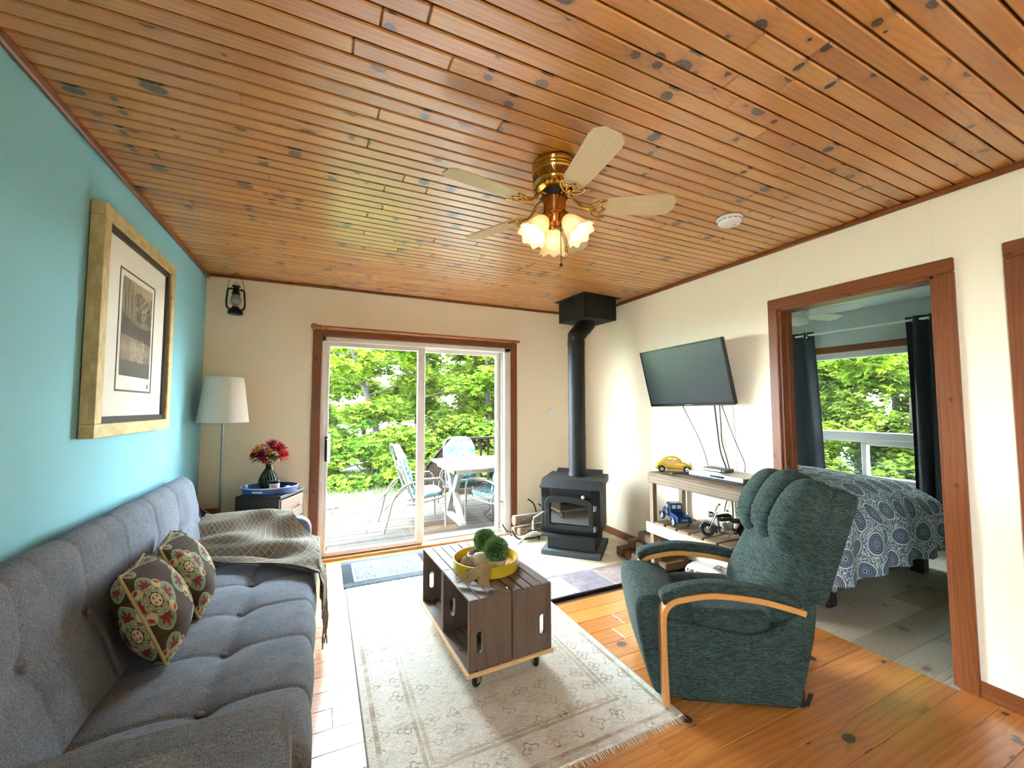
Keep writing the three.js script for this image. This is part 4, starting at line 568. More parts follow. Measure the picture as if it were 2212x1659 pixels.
// ------------------------------------------------------------------ wood stove, flue, ceiling box
const SO = [2.0315, 0, -3.1345], s45 = Math.SQRT1_2;
const sw = (x, z) => [SO[0] + s45 * x - s45 * z, SO[2] + s45 * x + s45 * z];
{ const s = thing('wood_stove', 'black cast wood stove with glass door standing on corner hearth', 'stove', [SO[0], 0.003, SO[2]], -PI / 4);
  const stone = std({ color: '#3d4244', roughness: 0.75, bumpMap: T.stoneBump, bumpScale: 0.003 });
  part('base', bb(-0.272, 0.272, 0, 0.045, -0.53, 0, 0.006), stone, s); part('pedestal', bb(-0.225, 0.222, 0.045, 0.175, -0.49, -0.05, 0.006), M.iron, s);
  part('ash_lip', slab(shapeOf([[0, 0], [0.09, 0], [0.1, 0.018], [0.07, 0.022], [0, 0.016]]), 0.49, 0.002, 1).rotateY(-PI / 2).translate(-0.02, 0.168, -0.085), M.iron, s);
  part('firebox', [bb(-0.282, 0.262, 0.19, 0.615, -0.5, -0.44, 0.004), bb(-0.282, -0.25, 0.19, 0.615, -0.5, -0.06, 0.004), bb(0.23, 0.262, 0.19, 0.615, -0.5, -0.06, 0.004), bb(-0.282, 0.262, 0.19, 0.24, -0.5, -0.06, 0.004), bb(-0.282, 0.262, 0.515, 0.615, -0.5, -0.06, 0.004), bb(-0.26, -0.2, 0.2, 0.6, -0.08, -0.06, 0.003), bb(0.17, 0.26, 0.2, 0.6, -0.08, -0.06, 0.003)], M.iron, s);
  part('cook_top', slab(shapeOf([[-0.5, 0.615], [-0.07, 0.612], [-0.005, 0.6], [0.0, 0.608], [-0.06, 0.632], [-0.1, 0.672], [-0.5, 0.68]]), 0.575, 0.003, 1).rotateY(-PI / 2), M.iron, s);
  part('rear_shelf', slab(shapeOf([[-0.5, 0.66], [-0.44, 0.672], [-0.52, 0.715], [-0.525, 0.708]]), 0.46, 0.002, 1).rotateY(-PI / 2), M.iron, s);
  part('air_slide', [bb(-0.18, 0.185, 0.547, 0.595, -0.06, -0.052, 0.002)], M.iron, s); part('air_knob', [mv(ball(0.016, 16), 0.114, 0.534, -0.03), rod([0.114, 0.534, -0.06], [0.114, 0.534, -0.03], 0.005)], std({ color: '#d9d0b6', roughness: 0.3 }), s, 'pale air control knob');
  const d0 = new THREE.Shape(); d0.moveTo(-0.24, 0.255); d0.quadraticCurveTo(-0.24, 0.228, -0.21, 0.228); d0.lineTo(0.205, 0.228); d0.lineTo(0.205, 0.46); d0.quadraticCurveTo(0.2, 0.5, 0.14, 0.512); d0.quadraticCurveTo(-0.02, 0.55, -0.18, 0.522); d0.quadraticCurveTo(-0.24, 0.51, -0.24, 0.45); d0.closePath();
  const hl = new THREE.Path(); hl.moveTo(-0.19, 0.278); hl.lineTo(0.162, 0.276); hl.lineTo(0.162, 0.445); hl.quadraticCurveTo(-0.015, 0.492, -0.19, 0.462); hl.closePath(); d0.holes.push(hl);
  const dr = part('door', slab(d0, 0.03, 0.005, 2, 16).translate(0, 0, -0.042), M.iron, s);
  part('door_glass', bb(-0.195, 0.167, 0.27, 0.485, -0.052, -0.048, 0.001), std({ color: '#20211f', roughness: 0.04, specularIntensity: 1, clearcoat: 1, clearcoatRoughness: 0.02 }), dr);
  part('handle', [tube([[-0.215, 0.39, -0.03], [-0.24, 0.385, 0.0], [-0.3, 0.345, 0.015], [-0.33, 0.325, 0.015], [-0.333, 0.3, 0.015]], 0.0085, 24)], M.steel, dr); part('handle_grip', tube([[-0.333, 0.3, 0.015], [-0.336, 0.28, 0.016], [-0.336, 0.22, 0.017]], 0.014, 16, 10), std({ color: '#b9bcbf', roughness: 0.3, metalness: 0.9 }), dr, 'coiled metal handle grip');
  for (const y of [0.26, 0.44]) part('hinge', [mv(cyl(0.011, 0.011, 0.05, 12), 0.216, y, -0.035), bb(0.205, 0.235, y - 0.02, y + 0.02, -0.06, -0.035, 0.003)], M.steel, s);
}
{ const [px, pz] = sw(0.01, -0.335), bx = 2.43, bz = -3.39, R = 0.083;
  const p = thing('flue_pipe', 'black stove pipe rising from wood stove to the ceiling box', 'pipe', [px, 0.68, pz]);
  part('pipe_section', [mv(cyl(R, R, 0.35, 40), 0, 0.175, 0)], M.iron, p); part('pipe_section', [mv(cyl(R, R, 0.99, 40), 0, 0.355 + 0.495, 0)], M.iron, p); part('collar', [mv(cyl(R + 0.003, R + 0.003, 0.02, 40), 0, 0.352, 0), mv(cyl(R + 0.004, R + 0.006, 0.03, 40), 0, 0.015, 0)], M.iron, p); part('collar', mv(cyl(R + 0.003, R + 0.003, 0.045, 40), 0, 1.3, 0), M.iron, p);
  const dx = bx - px, dz = bz - pz;
  const EL = [[0, 1.318, 0], [0, 1.375, 0], [dx, 1.52, dz], [dx, 1.58, dz]];
  for (let i = 0; i < 3; i++) part('elbow_section', [rod(EL[i], EL[i + 1], R, 40), mv(ball(R, 32), ...EL[i + 1])], M.iron, p);
  { const q = new THREE.Quaternion().setFromUnitVectors(V3(0, 1, 0), V3(dx, 0.145, dz).normalize()); part('collar', [0.3, 0.7].map((k) => { const g = cyl(R + 0.003, R + 0.003, 0.008, 40).applyQuaternion(q); return mv(g, dx * k, lerp(1.375, 1.52, k), dz * k); }), M.iron, p); }
  const sl = []; for (const y of [1.225, 0.395, 0.245]) for (let i = 0; i < 22; i++) { const a = i / 22 * 2 * PI; sl.push(mv(bb(-0.003, 0.003, -0.022, 0.022, -0.0012, 0.0012, 0.0005).rotateY(a), Math.sin(a) * R, y, Math.cos(a) * R)); } part('vent_slots', sl, M.black, p).userData.kind = 'stuff';
  part('rating_plate', bb(-0.012, 0.012, 1.325, 1.36, R - 0.001, R + 0.001, 0.0005).rotateY(-0.95), std({ color: '#5d6163', roughness: 0.4, metalness: 0.6 }), p);
  const b = thing('flue_support_box', 'square black metal ceiling box above the stove pipe', 'flue box', [bx, H, bz], 0.09);
  part('box', [bb(-0.205, 0.205, -0.225, -0.215, -0.205, 0.205, 0.002), bb(-0.205, -0.198, -0.225, 0, -0.205, 0.205, 0.002), bb(0.198, 0.205, -0.225, 0, -0.205, 0.205, 0.002), bb(-0.205, 0.205, -0.225, 0, -0.205, -0.198, 0.002), bb(-0.205, 0.205, -0.225, 0, 0.198, 0.205, 0.002)], M.iron, b); part('flange', bb(-0.24, 0.24, -0.005, 0.0, -0.24, 0.24, 0.002), M.iron, b);
}
// split logs and hoop rack left of the stove; kindling beside the console
T.bark = texture(512, 256, (u, v, o) => { const k = fbm(u * 10, v * 40, 4), c = sstep(0.45, 0.6, fbm(u * 8 + 9, v * 30, 3)); o[0] = 96 + 90 * k - 30 * c; o[1] = 82 + 84 * k - 30 * c; o[2] = 68 + 76 * k - 28 * c; }, { size: [0.4, 0.2] });
M.bark = std({ map: T.bark, roughness: 0.9, bumpMap: T.stoneBump, bumpScale: 0.008 }); M.split = std({ map: T.pallet, color: '#e8c79a', roughness: 0.9 });
function logGeo(l, r, half) { const n = 12, sh = new THREE.Shape(), pts = []; for (let i = 0; i < n; i++) { const a = i / n * (half ? PI : 2 * PI); pts.push(V2(Math.cos(a) * r * rr(0.9, 1.1), Math.sin(a) * r * rr(0.9, 1.1))); } if (half) pts.push(V2(-r, rr(-0.1, 0.1) * r)); sh.setFromPoints(pts); return uvBox(slab(sh, l, 0.003, 1).rotateY(PI / 2).toNonIndexed(), 'x', rofs()); }
{ const g = 'firewood on the rack beside the stove'; const lg = (label, p, t, l, r, rx) => { const o = thing('firewood_log', label, 'firewood', p, t, g); o.rotation.x = rx ?? 0; part('bark', logGeo(l, r), M.bark, o); for (const e of [-1, 1]) part('cut_end', mv(cyl(r * 0.88, r * 0.88, 0.004, 14).rotateZ(PI / 2), e * l / 2, 0, 0), M.split, o); };
  lg('grey barked log lying on top of the hoop rack beside the stove', [1.95, 0.2, -3.79], 0.06, 0.34, 0.05); lg('pale log at the bottom of the hoop rack beside the stove', [1.94, 0.086, -3.83], 0.05, 0.3, 0.042); lg('second bottom log in the hoop rack nearest the stove', [1.95, 0.1, -3.74], 0.08, 0.28, 0.04);
  const r = thing('log_rack', 'low curved black metal log rack between sliding door and stove', 'log rack', [1.915, 0.003, -3.8]);
  for (const z of [-0.12, 0.12]) part('hoop', tube([[-0.2, 0.13, z], [-0.14, 0.05, z], [0, 0.03, z], [0.14, 0.05, z], [0.2, 0.15, z], [0.17, 0.3, z], [0.1, 0.36, z]], 0.007, 30), M.iron, r); part('crossbar', [rod([-0.14, 0.05, -0.12], [-0.14, 0.05, 0.12], 0.006), rod([0.14, 0.05, -0.12], [0.14, 0.05, 0.12], 0.006)], M.iron, r); for (const x of [-0.1, 0.1]) part('foot', [rod([x, 0.0, -0.12], [x, 0.04, -0.12], 0.007), rod([x, 0.0, 0.12], [x, 0.04, 0.12], 0.007)], M.iron, r);
  single('driftwood_stick', tube([[1.735, 0.02, -3.6], [1.82, 0.1, -3.58], [1.9, 0.13, -3.55], [1.98, 0.1, -3.54]], 0.011, 30, 8), std({ color: '#cfc8ba', roughness: 0.8 }), 'pale curved stick leaning beside the log rack', 'stick');
}
{ const g = 'split firewood stacked beside and under the console'; let k = 0; const spots = [];
  for (let row = 0; row < 4; row++) for (let i = 0; i < 4 - Math.floor(row / 1.5); i++) spots.push([2.53 + 0.06 * row + rr(-0.01, 0.01), 0.043 + row * 0.077, -2.98 + i * 0.098 + row * 0.07]);
  spots.push([2.62, 0.043, -2.56], [2.63, 0.12, -2.6]);
  const where = ['lowest', 'second', 'third', 'topmost'], nth = ['first', 'second', 'third', 'fourth', 'fifth', 'sixth'], cnt = {};
  for (const [x, y, z] of spots) { const w = where[Math.round((y - 0.043) / 0.077)], q = cnt[w] = (cnt[w] ?? -1) + 1; const o = thing('split_firewood', `split firewood block in the ${w} layer beside the console, ${nth[q]} from the back wall`, 'firewood', [x + 0.06, y, z], rr(-0.08, 0.08), g); part('block', bb(-0.13, 0.13, -0.036, 0.038, -0.042, 0.045, 0.008, 'x'), rnd() < 0.6 ? M.pallet : M.split, o); }
  single('bark_slab', bb(2.46, 2.66, 0.004, 0.04, -2.86, -2.76, 0.012, 'z').rotateY(0), M.bark, 'flat bark slab lying on the hearth in front of the firewood', 'bark');
}
// ------------------------------------------------------------------ wall things
{ const s = thing('light_switch', 'white rocker light switch on the wall between door and stove pipe', 'switch', [2.333, 1.275, ZB]); part('plate', bb(-0.036, 0.036, -0.06, 0.06, 0, 0.007, 0.003), M.white, s); part('rocker', bb(-0.017, 0.017, -0.034, 0.034, 0.006, 0.011, 0.002), M.white, s); }
{ const r = thing('curtain_rod', 'wooden curtain pole with ball finial above the sliding door', 'curtain rod', [0, 2.06, ZB + 0.055]);
  const oak = std({ map: T.paleWood, color: '#c48a4e', roughness: 0.4, clearcoat: 0.3 });
  part('pole', rod([-0.03, 0, 0], [1.92, -0.004, 0], 0.013, 18), oak, r); part('finial', [mv(ball(0.028, 24), -0.085, 0, 0), mv(lathe([[0.012, 0], [0.02, 0.008], [0.013, 0.016], [0.017, 0.026], [0.013, 0.032]], 20).rotateZ(PI / 2), -0.03, 0, 0), rod([-0.06, 0, 0], [-0.03, 0, 0], 0.01)], oak, r); for (const x of [0.01, 1.86]) part('bracket', [bb(x - 0.012, x + 0.012, -0.03, 0.012, -0.055, -0.046, 0.002), bb(x - 0.008, x + 0.008, -0.024, -0.01, -0.05, 0.006, 0.002)], oak, r);
}
{ const l = thing('oil_lantern', 'small black hanging oil lantern in the corner by the teal wall', 'lantern', [-0.66, 2.1, -3.88], 0.3); l.scale.set(0.86, 0.98, 0.86); const m = std({ color: '#10231c', roughness: 0.35, metalness: 0.4 });
  part('fuel_tank', lathe([[0, 0], [0.058, 0], [0.062, 0.008], [0.06, 0.03], [0.05, 0.045], [0.03, 0.055], [0, 0.056]], 32), m, l); part('burner', lathe([[0, 0.055], [0.028, 0.056], [0.03, 0.07], [0.02, 0.08], [0, 0.08]], 24), M.brass, l);
  part('globe', lathe([[0.026, 0.08], [0.042, 0.1], [0.044, 0.125], [0.034, 0.155], [0.028, 0.168], [0.0275, 0.168], [0.0425, 0.125], [0.0255, 0.08]], 32), std({ color: '#d8d4cc', roughness: 0.05, transmission: 0.8, thickness: 0 }), l);
  part('chimney_cap', lathe([[0, 0.165], [0.033, 0.165], [0.036, 0.178], [0.026, 0.186], [0.028, 0.215], [0.022, 0.225], [0.036, 0.232], [0.034, 0.24], [0, 0.246]], 28), m, l);
  for (const s of [-1, 1]) part('side_tube', tube([[s * 0.045, 0.035, 0], [s * 0.068, 0.06, 0], [s * 0.068, 0.16, 0], [s * 0.06, 0.205, 0], [s * 0.03, 0.212, 0]], 0.008, 24), m, l);
  part('wire_guard', [0.09, 0.13].map((y) => { const t = new THREE.TorusGeometry(0.047, 0.0014, 6, 32); t.rotateX(PI / 2); return mv(t, 0, y, 0); }), M.steel, l); part('bail', tube([[-0.068, 0.19, 0], [-0.06, 0.25, 0], [-0.03, 0.325, 0], [0, 0.345, 0], [0.03, 0.325, 0], [0.06, 0.25, 0], [0.068, 0.19, 0]], 0.0022, 30, 6), M.bronze, l); part('top_ring', tube([[-0.016, 0.24, 0], [-0.014, 0.265, 0], [0, 0.272, 0], [0.014, 0.265, 0], [0.016, 0.24, 0]], 0.0018, 16, 6), M.bronze, l); part('hook', tube([[0, 0.355, 0], [0.004, 0.348, 0], [0, 0.342, 0]], 0.002, 8, 6), M.bronze, l);
}
{ const t = thing('television', 'flat black wall mounted television tilted down above the console', 'television', [2.687, 1.604, -2.433]); t.rotation.set(13.6 * PI / 180, -91.2 * PI / 180, 0.9 * PI / 180, 'YXZ');
  const w = 0.861, h = 0.507; part('cabinet', [bb(-w / 2, w / 2, -h / 2, h / 2, -0.035, -0.002, 0.006), bb(-0.25, 0.25, -0.2, 0.12, -0.06, -0.03, 0.012)], M.black, t);
  part('screen', bb(-w / 2 + 0.012, w / 2 - 0.012, -h / 2 + 0.02, h / 2 - 0.012, -0.004, 0.0005, 0.001), std({ color: '#2a3034', roughness: 0.24, specularIntensity: 0.8 }), t);
  part('bezel', [bb(-w / 2, w / 2, -h / 2, -h / 2 + 0.02, -0.004, 0.004, 0.002), bb(-w / 2, w / 2, h / 2 - 0.012, h / 2, -0.004, 0.004, 0.002), bb(-w / 2, -w / 2 + 0.012, -h / 2, h / 2, -0.004, 0.004, 0.002), bb(w / 2 - 0.012, w / 2, -h / 2, h / 2, -0.004, 0.004, 0.002)], std({ color: '#101112', roughness: 0.15 }), t); part('badge', bb(-0.035, 0.035, -h / 2 + 0.006, -h / 2 + 0.012, 0.003, 0.0048, 0.0005), M.chrome, t);
  part('wall_bracket', [bb(-0.1, 0.1, -0.08, 0.08, -0.1, -0.055, 0.004)], M.iron, t);
  const cb = (label, pts, r, m) => single('cable', tube(pts, r, 50, 6), m ?? M.black, label, 'cable', 'cables hanging below the television');
  cb('thin black cable leaving the television at its bottom centre', [[2.755, 1.36, -2.5], [2.785, 1.25, -2.46], [2.79, 1.05, -2.35], [2.76, 0.9, -2.27], [2.72, 0.868, -2.24]], 0.0032);
  cb('thick black cable hanging straight down behind the console', [[2.77, 1.36, -2.2], [2.79, 1.2, -2.2], [2.785, 1.0, -2.17], [2.79, 0.85, -2.12], [2.795, 0.6, -2.09], [2.79, 0.35, -2.1]], 0.006);
  cb('black cable looping beside the thick one below the television', [[2.775, 1.36, -2.16], [2.79, 1.2, -2.165], [2.795, 1.08, -2.165], [2.785, 0.95, -2.12], [2.795, 0.8, -2.1], [2.79, 0.55, -2.16]], 0.004);
  cb('thin black cable swinging right to the disc player', [[2.775, 1.36, -2.14], [2.79, 1.22, -2.1], [2.79, 1.05, -2.03], [2.78, 0.93, -1.97], [2.76, 0.878, -1.96]], 0.003);
  cb('fine pale cable hanging against the cream wall below the television', [[2.79, 1.36, -2.06], [2.802, 1.2, -2.06], [2.803, 1.0, -2.05], [2.803, 0.84, -2.05]], 0.0022, std({ color: '#8f8a7c' }));
}
// ------------------------------------------------------------------ console and toys
{ const x0 = 2.42, x1 = 2.79, z0 = -2.56, z1 = -1.69, c = thing('console_table', 'rustic brown wooden console table with slatted lower shelf and pale rail', 'console table', [(x0 + x1) / 2, 0, (z0 + z1) / 2]);
  const ox = -(x0 + x1) / 2, oz = -(z0 + z1) / 2, B = (a, b, y0, y1, p, q, gr = 'z') => mv(bb(a, b, y0, y1, p, q, 0.004, gr), ox, 0, oz);
  for (let i = 0; i < 3; i++) part('top_board', B(x0 + i * 0.123 + 0.001, x0 + (i + 1) * 0.123 - 0.001, 0.8, 0.82, z0, z1), M.pallet, c);
  part('apron', B(x0 - 0.004, x0 + 0.018, 0.735, 0.812, z0 - 0.004, z1 + 0.004), M.pallet, c); part('apron', B(x0 + 0.018, x1, 0.735, 0.8, z0 - 0.002, z0 + 0.02, 'x'), M.pallet, c); part('apron', B(x0 + 0.018, x1, 0.735, 0.8, z1 - 0.02, z1 + 0.002, 'x'), M.pallet, c);
  for (const x of [x0 + 0.003, x1 - 0.045]) for (const z of [z0 + 0.004, z1 - 0.046]) part('leg', B(x, x + 0.042, 0.003, 0.8, z, z + 0.042, 'y'), M.pallet, c);
  part('rail', B(x0 - 0.018, x0 + 0.003, 0.34, 0.42, z0 - 0.02, z1 + 0.01), M.paleWood, c, 'pale unstained front rail'); part('rail', B(x1 - 0.02, x1, 0.35, 0.41, z0, z1), M.pallet, c);
  for (let i = 0; i < 7; i++) { const z = z0 + 0.05 + i * 0.116; if (z + 0.1 < z1 + 0.02) part('shelf_slat', B(x0 + 0.006, x1 - 0.005, 0.41, 0.43, z, Math.min(z + 0.102, z1), 'x'), M.pallet, c); }
}
// toy vehicles: side profile extruded with rounded edges
const carPaint = (c) => std({ color: c, roughness: 0.3, metalness: 0.1, clearcoat: 0.6, clearcoatRoughness: 0.1 });
function wheel(r, w) { const t = new THREE.TorusGeometry(r - w * 0.4, w * 0.42, 10, 28); return [t, cyl(r * 0.6, r * 0.6, w * 0.7, 20).rotateX(PI / 2), ball(r * 0.2, 10).scale(1, 1, 1.2).translate(0, 0, w * 0.3)]; }
function addWheels(o, xs, r, w, half, hub) { for (const x of xs) for (const s of [-1, 1]) { const [t, h, b] = wheel(r, w); const wl = part('wheel', mv(t, x, r, s * half), M.rubber, o); part('hubcap', [mv(h, x, r, s * half), mv(b.scale(1, 1, s), x, r, s * half)], hub ?? M.chrome, wl); } }
function roundedToy(name, label, pos, turn, L, paint, opts = {}) { // small rounded beetle-shaped toy car, nose at +x
  const o = thing(name, label, 'toy car', pos, turn), k = L / 0.3, S = (p) => p.map(([x, y]) => [x * k, y * k]);
  const hull = sm(slab(shapeOf(S([[-0.14, 0.03], [-0.143, 0.045], [-0.128, 0.072], [-0.1, 0.085], [-0.02, 0.088], [0.06, 0.084], [0.1, 0.076], [0.135, 0.052], [0.142, 0.03], [0.1, 0.024], [-0.1, 0.024]]), 50), 0.078 * k, 0.016 * k, 4)); part('hull', hull, paint, o);
  const cab = new THREE.Shape(); const cp = new THREE.SplineCurve(S([[-0.115, 0.075], [-0.085, 0.108], [-0.045, 0.13], [0.0, 0.133], [0.035, 0.12], [0.058, 0.095], [0.066, 0.078]]).map((p) => V2(...p))).getPoints(30); cab.setFromPoints(cp); cab.closePath();
  for (const pts of [[[-0.072, 0.09], [-0.062, 0.108], [-0.035, 0.121], [-0.014, 0.123], [-0.014, 0.09]], [[-0.006, 0.09], [-0.006, 0.123], [0.016, 0.119], [0.034, 0.106], [0.042, 0.09]]]) { const h = new THREE.Path(); h.setFromPoints(S(pts).map((p) => V2(...p))); h.closePath(); cab.holes.push(h); }
  part('cabin', slab(cab, 0.088 * k, 0.006 * k, 2), paint, o);
  const fen = (x) => [-1, 1].map((s) => { const f = new THREE.Shape(); f.absarc(0, 0, 0.043 * k, -0.15, PI + 0.15); f.absarc(0, 0, 0.033 * k, PI + 0.15, -0.15, true); return mv(slab(f, 0.03 * k, 0.004 * k, 2, 16), x * k, 0.03 * k, s * 0.043 * k); });
  part('fender', fen(-0.092), paint, o); part('fender', fen(0.096), paint, o); part('running_board', [-1, 1].map((s) => mv(rbox(0.12 * k, 0.006 * k, 0.018 * k, 0.002), 0, 0.024 * k, s * 0.047 * k)), paint, o);
  const dl = std({ color: '#3a3016', roughness: 0.6 }); part('door_line', [-1, 1].map((s) => mv(bb(-0.0006 * k, 0.0006 * k, 0.03 * k, 0.088 * k, -0.0006, 0.0006, 0.0002), -0.01 * k, 0, s * 0.0392 * k)), dl, o);
  part('bumper', tube([[0.125, 0.035, -0.045], [0.152, 0.033, -0.03], [0.155, 0.033, 0.03], [0.125, 0.035, 0.045]].map((p) => p.map((q) => q * k)), 0.003 * k, 20), M.chrome, o); part('bumper', tube([[-0.13, 0.035, -0.045], [-0.152, 0.035, -0.03], [-0.152, 0.035, 0.03], [-0.13, 0.035, 0.045]].map((p) => p.map((q) => q * k)), 0.003 * k, 20), M.chrome, o);
  for (const s of [-1, 1]) part('headlight', mv(ball(0.011 * k, 14).scale(0.6, 1, 1), 0.128 * k, 0.065 * k, s * 0.036 * k), M.chrome, o);
  addWheels(o, [-0.092 * k, 0.096 * k], 0.027 * k, 0.02 * k, 0.044 * k); return o;
}
roundedToy('toy_car', 'yellow rounded toy car on the left end of the console top', [2.6, 0.82, -2.46], -0.8, 0.3, carPaint('#d9ab1d'));
{ const t = thing('toy_truck', 'dark blue toy pickup truck on the lower shelf of the console', 'toy truck', [2.56, 0.43, -2.42], 1.16), p = carPaint('#1d3a63');
  part('cab', slab(shapeOf([[-0.02, 0.045], [-0.025, 0.13], [-0.015, 0.155], [0.03, 0.16], [0.055, 0.15], [0.072, 0.105], [0.08, 0.045]]), 0.105, 0.01, 3), p, t);
  part('bonnet', sm(slab(shapeOf([[0.07, 0.04], [0.07, 0.1], [0.12, 0.1], [0.155, 0.088], [0.163, 0.045]], 30), 0.075, 0.012, 3)), p, t);
  part('bed', [bb(-0.165, -0.02, 0.04, 0.05, -0.052, 0.052, 0.002), bb(-0.165, -0.02, 0.045, 0.088, -0.052, -0.045, 0.003), bb(-0.165, -0.02, 0.045, 0.088, 0.045, 0.052, 0.003), bb(-0.165, -0.158, 0.04, 0.085, -0.052, 0.052, 0.003), bb(-0.03, -0.022, 0.04, 0.092, -0.052, 0.052, 0.003)], p, t);
  for (const x of [-0.1, 0.115]) part('fender', [-1, 1].map((s) => { const f = new THREE.Shape(); f.absarc(0, 0, 0.041, -0.1, PI + 0.1); f.absarc(0, 0, 0.03, PI + 0.1, -0.1, true); return mv(slab(f, 0.026, 0.004, 2, 14), x, 0.03, s * 0.058); }), p, t);
  const wm = std({ color: '#cfd8da', roughness: 0.2 }); part('window', [bb(-0.0265, -0.024, 0.115, 0.143, -0.036, -0.005, 0.0006), bb(-0.0265, -0.024, 0.115, 0.143, 0.005, 0.036, 0.0006)], wm, t, 'pale rear windows'); part('window', [-1, 1].map((s) => mv(bb(0.005, 0.045, 0.11, 0.143, -0.001, 0.001, 0.0005), 0.005, 0, s * 0.0527)), wm, t);
  part('door_lettering', [-1, 1].map((s) => mv(bb(-0.018, 0.018, -0.015, 0.015, -0.0006, 0.0006, 0.0003), 0.035, 0.078, s * 0.0528)), std({ color: '#b07a6e', roughness: 0.6 }), t); part('number_plate', bb(-0.168, -0.1655, 0.055, 0.07, -0.025, 0.025, 0.0006), std({ color: '#8f8f8a' }), t); part('bumper', bb(-0.172, -0.166, 0.03, 0.04, -0.055, 0.055, 0.002), M.chrome, t);
  addWheels(t, [-0.1, 0.115], 0.03, 0.022, 0.056, std({ color: '#d5d9d8', roughness: 0.3 }));
}
{ const m = thing('toy_motorcycle', 'black and chrome toy motorcycle on the lower shelf of the console', 'toy motorcycle', [2.6, 0.43, -1.995], 2.48); const p = carPaint('#1a1113'), R = 0.047;
  for (const x of [0.125, -0.115]) { const w = part('wheel', mv(new THREE.TorusGeometry(R - 0.011, 0.012, 12, 32), x, R, 0), M.rubber, m); const sp = [mv(cyl(0.008, 0.008, 0.026, 12).rotateX(PI / 2), x, R, 0)]; for (let i = 0; i < 12; i++) { const a = i * PI / 6; sp.push(rod([x, R, 0], [x + Math.cos(a) * 0.028, R + Math.sin(a) * 0.028, 0], 0.0012, 5)); } sp.push(mv(new THREE.TorusGeometry(0.027, 0.003, 8, 28), x, R, 0)); part('spokes', sp, M.chrome, w);
    const f = new THREE.Shape(); const a0 = x > 0 ? 0.1 : -0.1, a1 = x > 0 ? PI + 0.35 : PI - 0.3; f.absarc(0, 0, R + 0.013, a0, a1); f.absarc(0, 0, R + 0.006, a1, a0, true); part('mudguard', mv(slab(f, 0.042, 0.003, 2, 20), x, R + 0.002, 0), p, m); }
  part('fork', [-1, 1].map((s) => rod([0.125, R, s * 0.02], [0.068, 0.165, s * 0.02], 0.0045)), M.chrome, m);
  part('headlamp', [mv(ball(0.02, 18), 0.098, 0.155, 0), mv(cyl(0.021, 0.021, 0.006, 20).rotateZ(PI / 2), 0.112, 0.155, 0)], M.chrome, m); part('handlebar', tube([[0.03, 0.205, -0.075], [0.045, 0.2, -0.05], [0.066, 0.172, -0.015], [0.066, 0.172, 0.015], [0.045, 0.2, 0.05], [0.03, 0.205, 0.075]], 0.004, 30), M.chrome, m); part('grip', [-1, 1].map((s) => rod([0.03, 0.205, s * 0.075], [0.018, 0.207, s * 0.098], 0.0062)), M.black, m);
  part('fuel_tank', puff(0.1, 0.05, 0.062, 2.6, [14, 10, 10]).rotateZ(-0.18).translate(0.015, 0.138, 0), p, m); part('saddle', puff(0.11, 0.03, 0.055, 3, [14, 8, 10], (v, u) => { v.y += u.x < 0 ? 0.012 * u.x * u.x : 0; }).translate(-0.07, 0.118, 0), M.black, m);
  part('frame', [rod([0.06, 0.155, 0], [0.045, 0.03, 0], 0.005), rod([0.045, 0.03, 0], [-0.06, 0.03, 0], 0.005), rod([-0.06, 0.03, 0], [-0.1, 0.1, 0], 0.005), rod([-0.115, R, 0.018], [-0.03, 0.06, 0.018], 0.004), rod([-0.115, R, -0.018], [-0.03, 0.06, -0.018], 0.004)], M.black, m);
  const eng = [mv(rbox(0.06, 0.035, 0.04, 0.008), -0.01, 0.045, 0), mv(cyl(0.016, 0.016, 0.055, 18).rotateX(PI / 2), -0.02, 0.045, 0)]; for (const a of [0.35, -0.45]) for (let i = 0; i < 6; i++) eng.push(cyl(0.017, 0.017, 0.003, 16).translate(0, 0.02 + i * 0.0065, 0).rotateZ(a).translate(-0.008, 0.05, 0)); part('engine', eng, M.steel, m); part('exhaust', [tube([[0.0, 0.05, 0.028], [0.02, 0.035, 0.034], [-0.03, 0.028, 0.036], [-0.15, 0.032, 0.036]], 0.006, 30), rod([-0.06, 0.029, 0.036], [-0.15, 0.033, 0.036], 0.0085, 12)], M.chrome, m); part('saddlebag', [-1, 1].map((s) => mv(rbox(0.06, 0.05, 0.022, 0.008), -0.125, 0.075, s * 0.036)), p, m);
  part('side_stand', rod([-0.01, 0.035, -0.02], [-0.005, 0.0, -0.045], 0.003), M.chrome, m);
}
